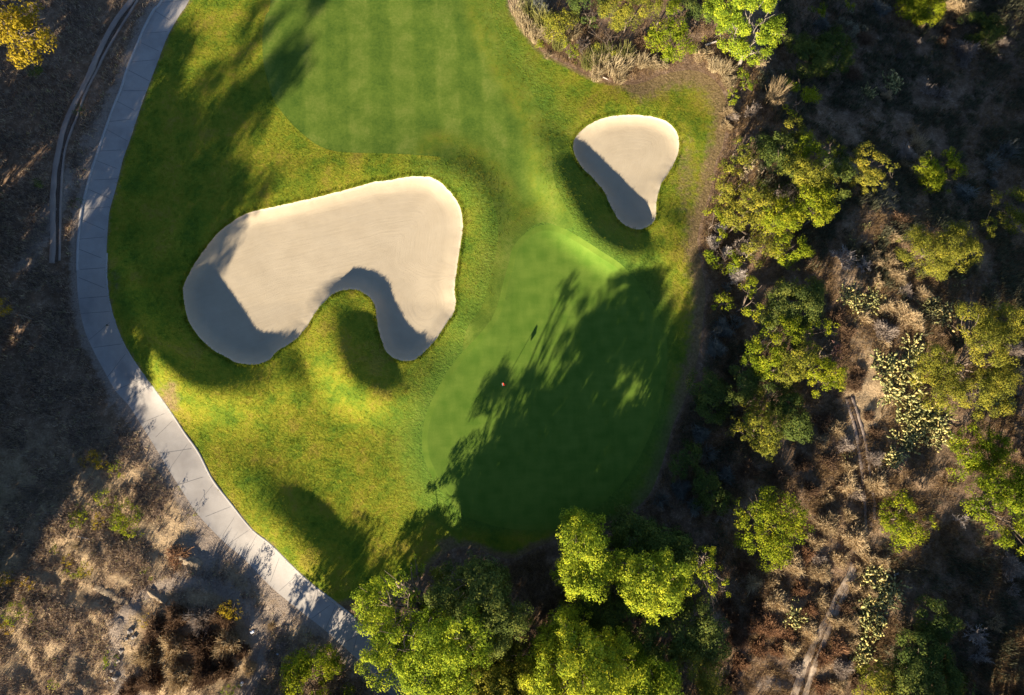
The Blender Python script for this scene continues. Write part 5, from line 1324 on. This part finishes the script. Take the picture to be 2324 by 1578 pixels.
blades(130000, (240, -40, 1680, 1420), 'blade', 'rough_grass', 'tufted yellow-green rough grass round the bunkers', 'grass', per=5, hmin=.03, hmax=.09, spread=.07, wd=.016, lean=.08, seed=2, keep=keep_rough)
# longer fringe hanging over the bunker rims
def keep_rim(P, rg):
    d = np.minimum(pdist(B1, P, True), pdist(B2, P, True)); return (d < 7) & ~inside(B1, P) & ~inside(B2, P)
blades(90000, (400, 250, 1550, 840), 'blade', 'rim_grass', 'longer grass fringe along the bunker rims', 'grass', per=6, hmin=.08, hmax=.20, spread=.06, wd=.015, lean=.14, seed=3, keep=keep_rim)
def keep_dry(P, rg):
    m = ~inside(TURF, P) & (P[:, 0] > 1100) & (pdist(TURF_EDGE, P, False) > 6)
    c = fbm(P[:, 0] / 55, P[:, 1] / 55, 5, 3)
    bare_ = .9 * np.exp(-((P[:, 0] - 1962) / 46) ** 2 - ((P[:, 1] - 895) / 120) ** 2)
    return m & (rg.uniform(0, 1, len(P)) < np.clip((c - .32) * 3.2, .05, 1) * (1 - bare_))
blades(300000, (1130, -260, 2520, 1700), 'dryblade', 'dry_grass', 'thin dry grass between the bushes of the right-hand slope', 'dry grass', per=6, hmin=.10, hmax=.36, spread=.11, wd=.014, lean=.26, seed=4, keep=keep_dry)
def keep_left(P, rg):
    L = np.vstack([PL, [[-400, 2080], [-400, -420]]]); m = inside(L, P)
    for Q in ((300,0),(266,45),(242,86),(214,145),(193,193),(169,238),(148,286),(135,338),(126,390),(122,449),(122,500),(122,544),(120,590)):
        pass
    dv = pdist(np.array([(306,0),(270,55),(243,100),(215,157),(194,203),(173,250),(153,298),(141,345),(134,402),(130,466),(129,594)], float), P, False, cap=60)
    c = fbm(P[:, 0] / 40, P[:, 1] / 40, 15, 4)
    bz = np.exp(-((P[:, 0] - 470) / 85) ** 2 - ((P[:, 1] - 1250) / 70) ** 2) + np.exp(-((P[:, 0] - 625) / 85) ** 2 - ((P[:, 1] - 1400) / 60) ** 2) + np.exp(-((P[:, 0] - 300) / 40) ** 2 - ((P[:, 1] - 1440) / 90) ** 2) * .7
    m &= rg.uniform(0, 1, len(P)) > bz
    m &= ~((np.hypot(P[:, 0] - 425, (P[:, 1] - 1478) * 1.05) < 180) & (rg.uniform(0, 1, len(P)) < .85))
    return m & (dv > 22) & (rg.uniform(0, 1, len(P)) < np.clip((c - .36) * 3.5, .04, 1) * sstep(4, 45, pdist(PL, P, False)))
blades(225000, (-260, -260, 830, 1700), 'litterblade', 'slope_litter', 'dead weeds and litter covering the brown left-hand slope', 'dead weeds', per=6, hmin=.06, hmax=.36, spread=.10, wd=.026, lean=.24, seed=6, keep=keep_left)

def keep_sage(P, rg):
    m = ~inside(TURF, P) & (P[:, 0] > 1200) & (pdist(TURF_EDGE, P, False) > 16)
    c = fbm(P[:, 0] / 38, P[:, 1] / 38, 25, 3)
    wt = sstep(60, 220, (P[:, 0] - 1800) * .5 - (P[:, 1] - 700) * .87) * (P[:, 0] > 1720) + np.exp(-((P[:, 0] - 1625) / 75) ** 2 - ((P[:, 1] - 930) / 260) ** 2) + np.exp(-((P[:, 0] - 2200) / 150) ** 2 - ((P[:, 1] - 1400) / 170) ** 2) * .7
    return m & (rg.uniform(0, 1, len(P)) < np.clip((c - .42) * 5, 0, 1) * np.clip(wt, 0, 1))
blades(155000, (1130, -260, 2520, 1700), 'sageblade', 'sage_undergrowth', 'low grey-green undergrowth in the shade of the right-hand slope', 'undergrowth', per=9, hmin=.15, hmax=.6, spread=.16, wd=.030, lean=.25, seed=9, keep=keep_sage)

# ================================================================ TREES BEYOND THE PICTURE'S EDGE THAT SHADE IT
def outer_tree(x, y, hgt, rad, label, z0=None, mat='dark', lo=0.35, grp='trees beyond the left edge of the photo'):
    b = G(max(x, -470), y); S = float(MPP(x, y, 0)); n = max(3, int((hgt * (1 - lo)) / (rad * .8))); lob = []
    rg = np.random.default_rng(int(abs(x * 7 + y)))
    base = W(x, y, 0.0)
    for i in range(n):
        z = hgt * lo + (hgt - rad * .6 - hgt * lo) * i / max(1, n - 1); rr_ = rad * (0.75 + .35 * math.sin(math.pi * (i + .6) / (n + .4)))
        for k in range(2):
            p = base + np.array([rg.normal() * rad * .35, rg.normal() * rad * .35, z]); q = PX(p)
            lob.append((q[0], q[1], rr_ * .8 / float(MPP(q[0], q[1], z)), z))
    plant('roadside_tree', label, 'tree', lob, mat, root=(x, y), trunk=.22, leaf=.34, dens=3.6, clump=.8, group=grp)
LBL = 'dark tree standing left of the brown slope, outside the photo'
for x, y, hgt, rad in ((-130,1470,12.5,2.5),(-115,1385,15.5,2.4),(-200,1375,23,2.3),(-240,1260,21,2.0),(-120,1300,14.5,3.0),(-110,1215,13,3.2),(-110,1130,11.8,3.2),(-110,1020,11,3.2),(-110,910,11.8,3.0),(-110,800,12,3.0),(-110,690,12,3.0),(-115,580,10.5,2.8),(-120,470,9,2.8),(-125,360,8,2.6),(-130,240,7,2.6)):
    outer_tree(x, y, hgt, rad, LBL, lo=.12)
LB2 = 'dark tree standing below the grove, outside the photo'
for x, y, hgt, rad in ((2110,1720,8.5,2.6),(2020,1735,7,2.4),(2250,1700,10,2.8),(2190,1650,6.5,2.2),(2430,1530,8,2.6),(2340,1690,10,2.8),(540,1705,6.6,1.7),(700,1705,6.8,1.9),
                       (800,1700,10.5,2.8),(910,1710,11,3),(1030,1715,10,3),(1150,1720,8.5,3.2),(1270,1720,8.5,3.2),(1400,1720,8.5,3.2),(1500,1715,5.5,2.6)):
    outer_tree(x, y, hgt, rad, LB2, lo=.12, grp='trees below the lower edge of the photo')

# ================================================================ LIGHT, SKY, CAMERA
wd = bpy.data.worlds.new('World'); scene.world = wd; wd.use_nodes = True; nt = wd.node_tree
sky = nt.nodes.new('ShaderNodeTexSky'); sky.sky_type = 'NISHITA'; sky.sun_disc = False
sky.sun_elevation = ELEV; sky.sun_rotation = math.atan2(LSUN[0], LSUN[1]); sky.ozone_density = 2.4; sky.dust_density = 0.1; sky.air_density = 0.6
bg = nt.nodes['Background']; nt.links.new(sky.outputs[0], bg.inputs[0]); bg.inputs[1].default_value = 0.068
sl = bpy.data.lights.new('sun', 'SUN'); sl.energy = 5.0; sl.angle = math.radians(0.55); sl.color = (1.0, 0.87, 0.68)
so = bpy.data.objects.new('sun', sl); COL.objects.link(so); so.location = tuple(LSUN * 120)
so.rotation_euler = Vector(tuple(-LSUN)).to_track_quat('-Z', 'Y').to_euler()
cd = bpy.data.cameras.new('camera'); cd.lens = 24.0; cd.sensor_width = 36.0; cd.clip_end = 3000.0
co = bpy.data.objects.new('camera', cd); COL.objects.link(co); co.location = (0, 0, H); co.rotation_euler = (TILT, 0, 0); scene.camera = co
scene.view_settings.view_transform = 'Standard'; scene.view_settings.look = 'None'; scene.view_settings.exposure = 1.56; scene.view_settings.gamma = 1.0
scene.render.engine = 'CYCLES'
scene.cycles.max_bounces = 6; scene.cycles.transparent_max_bounces = 4
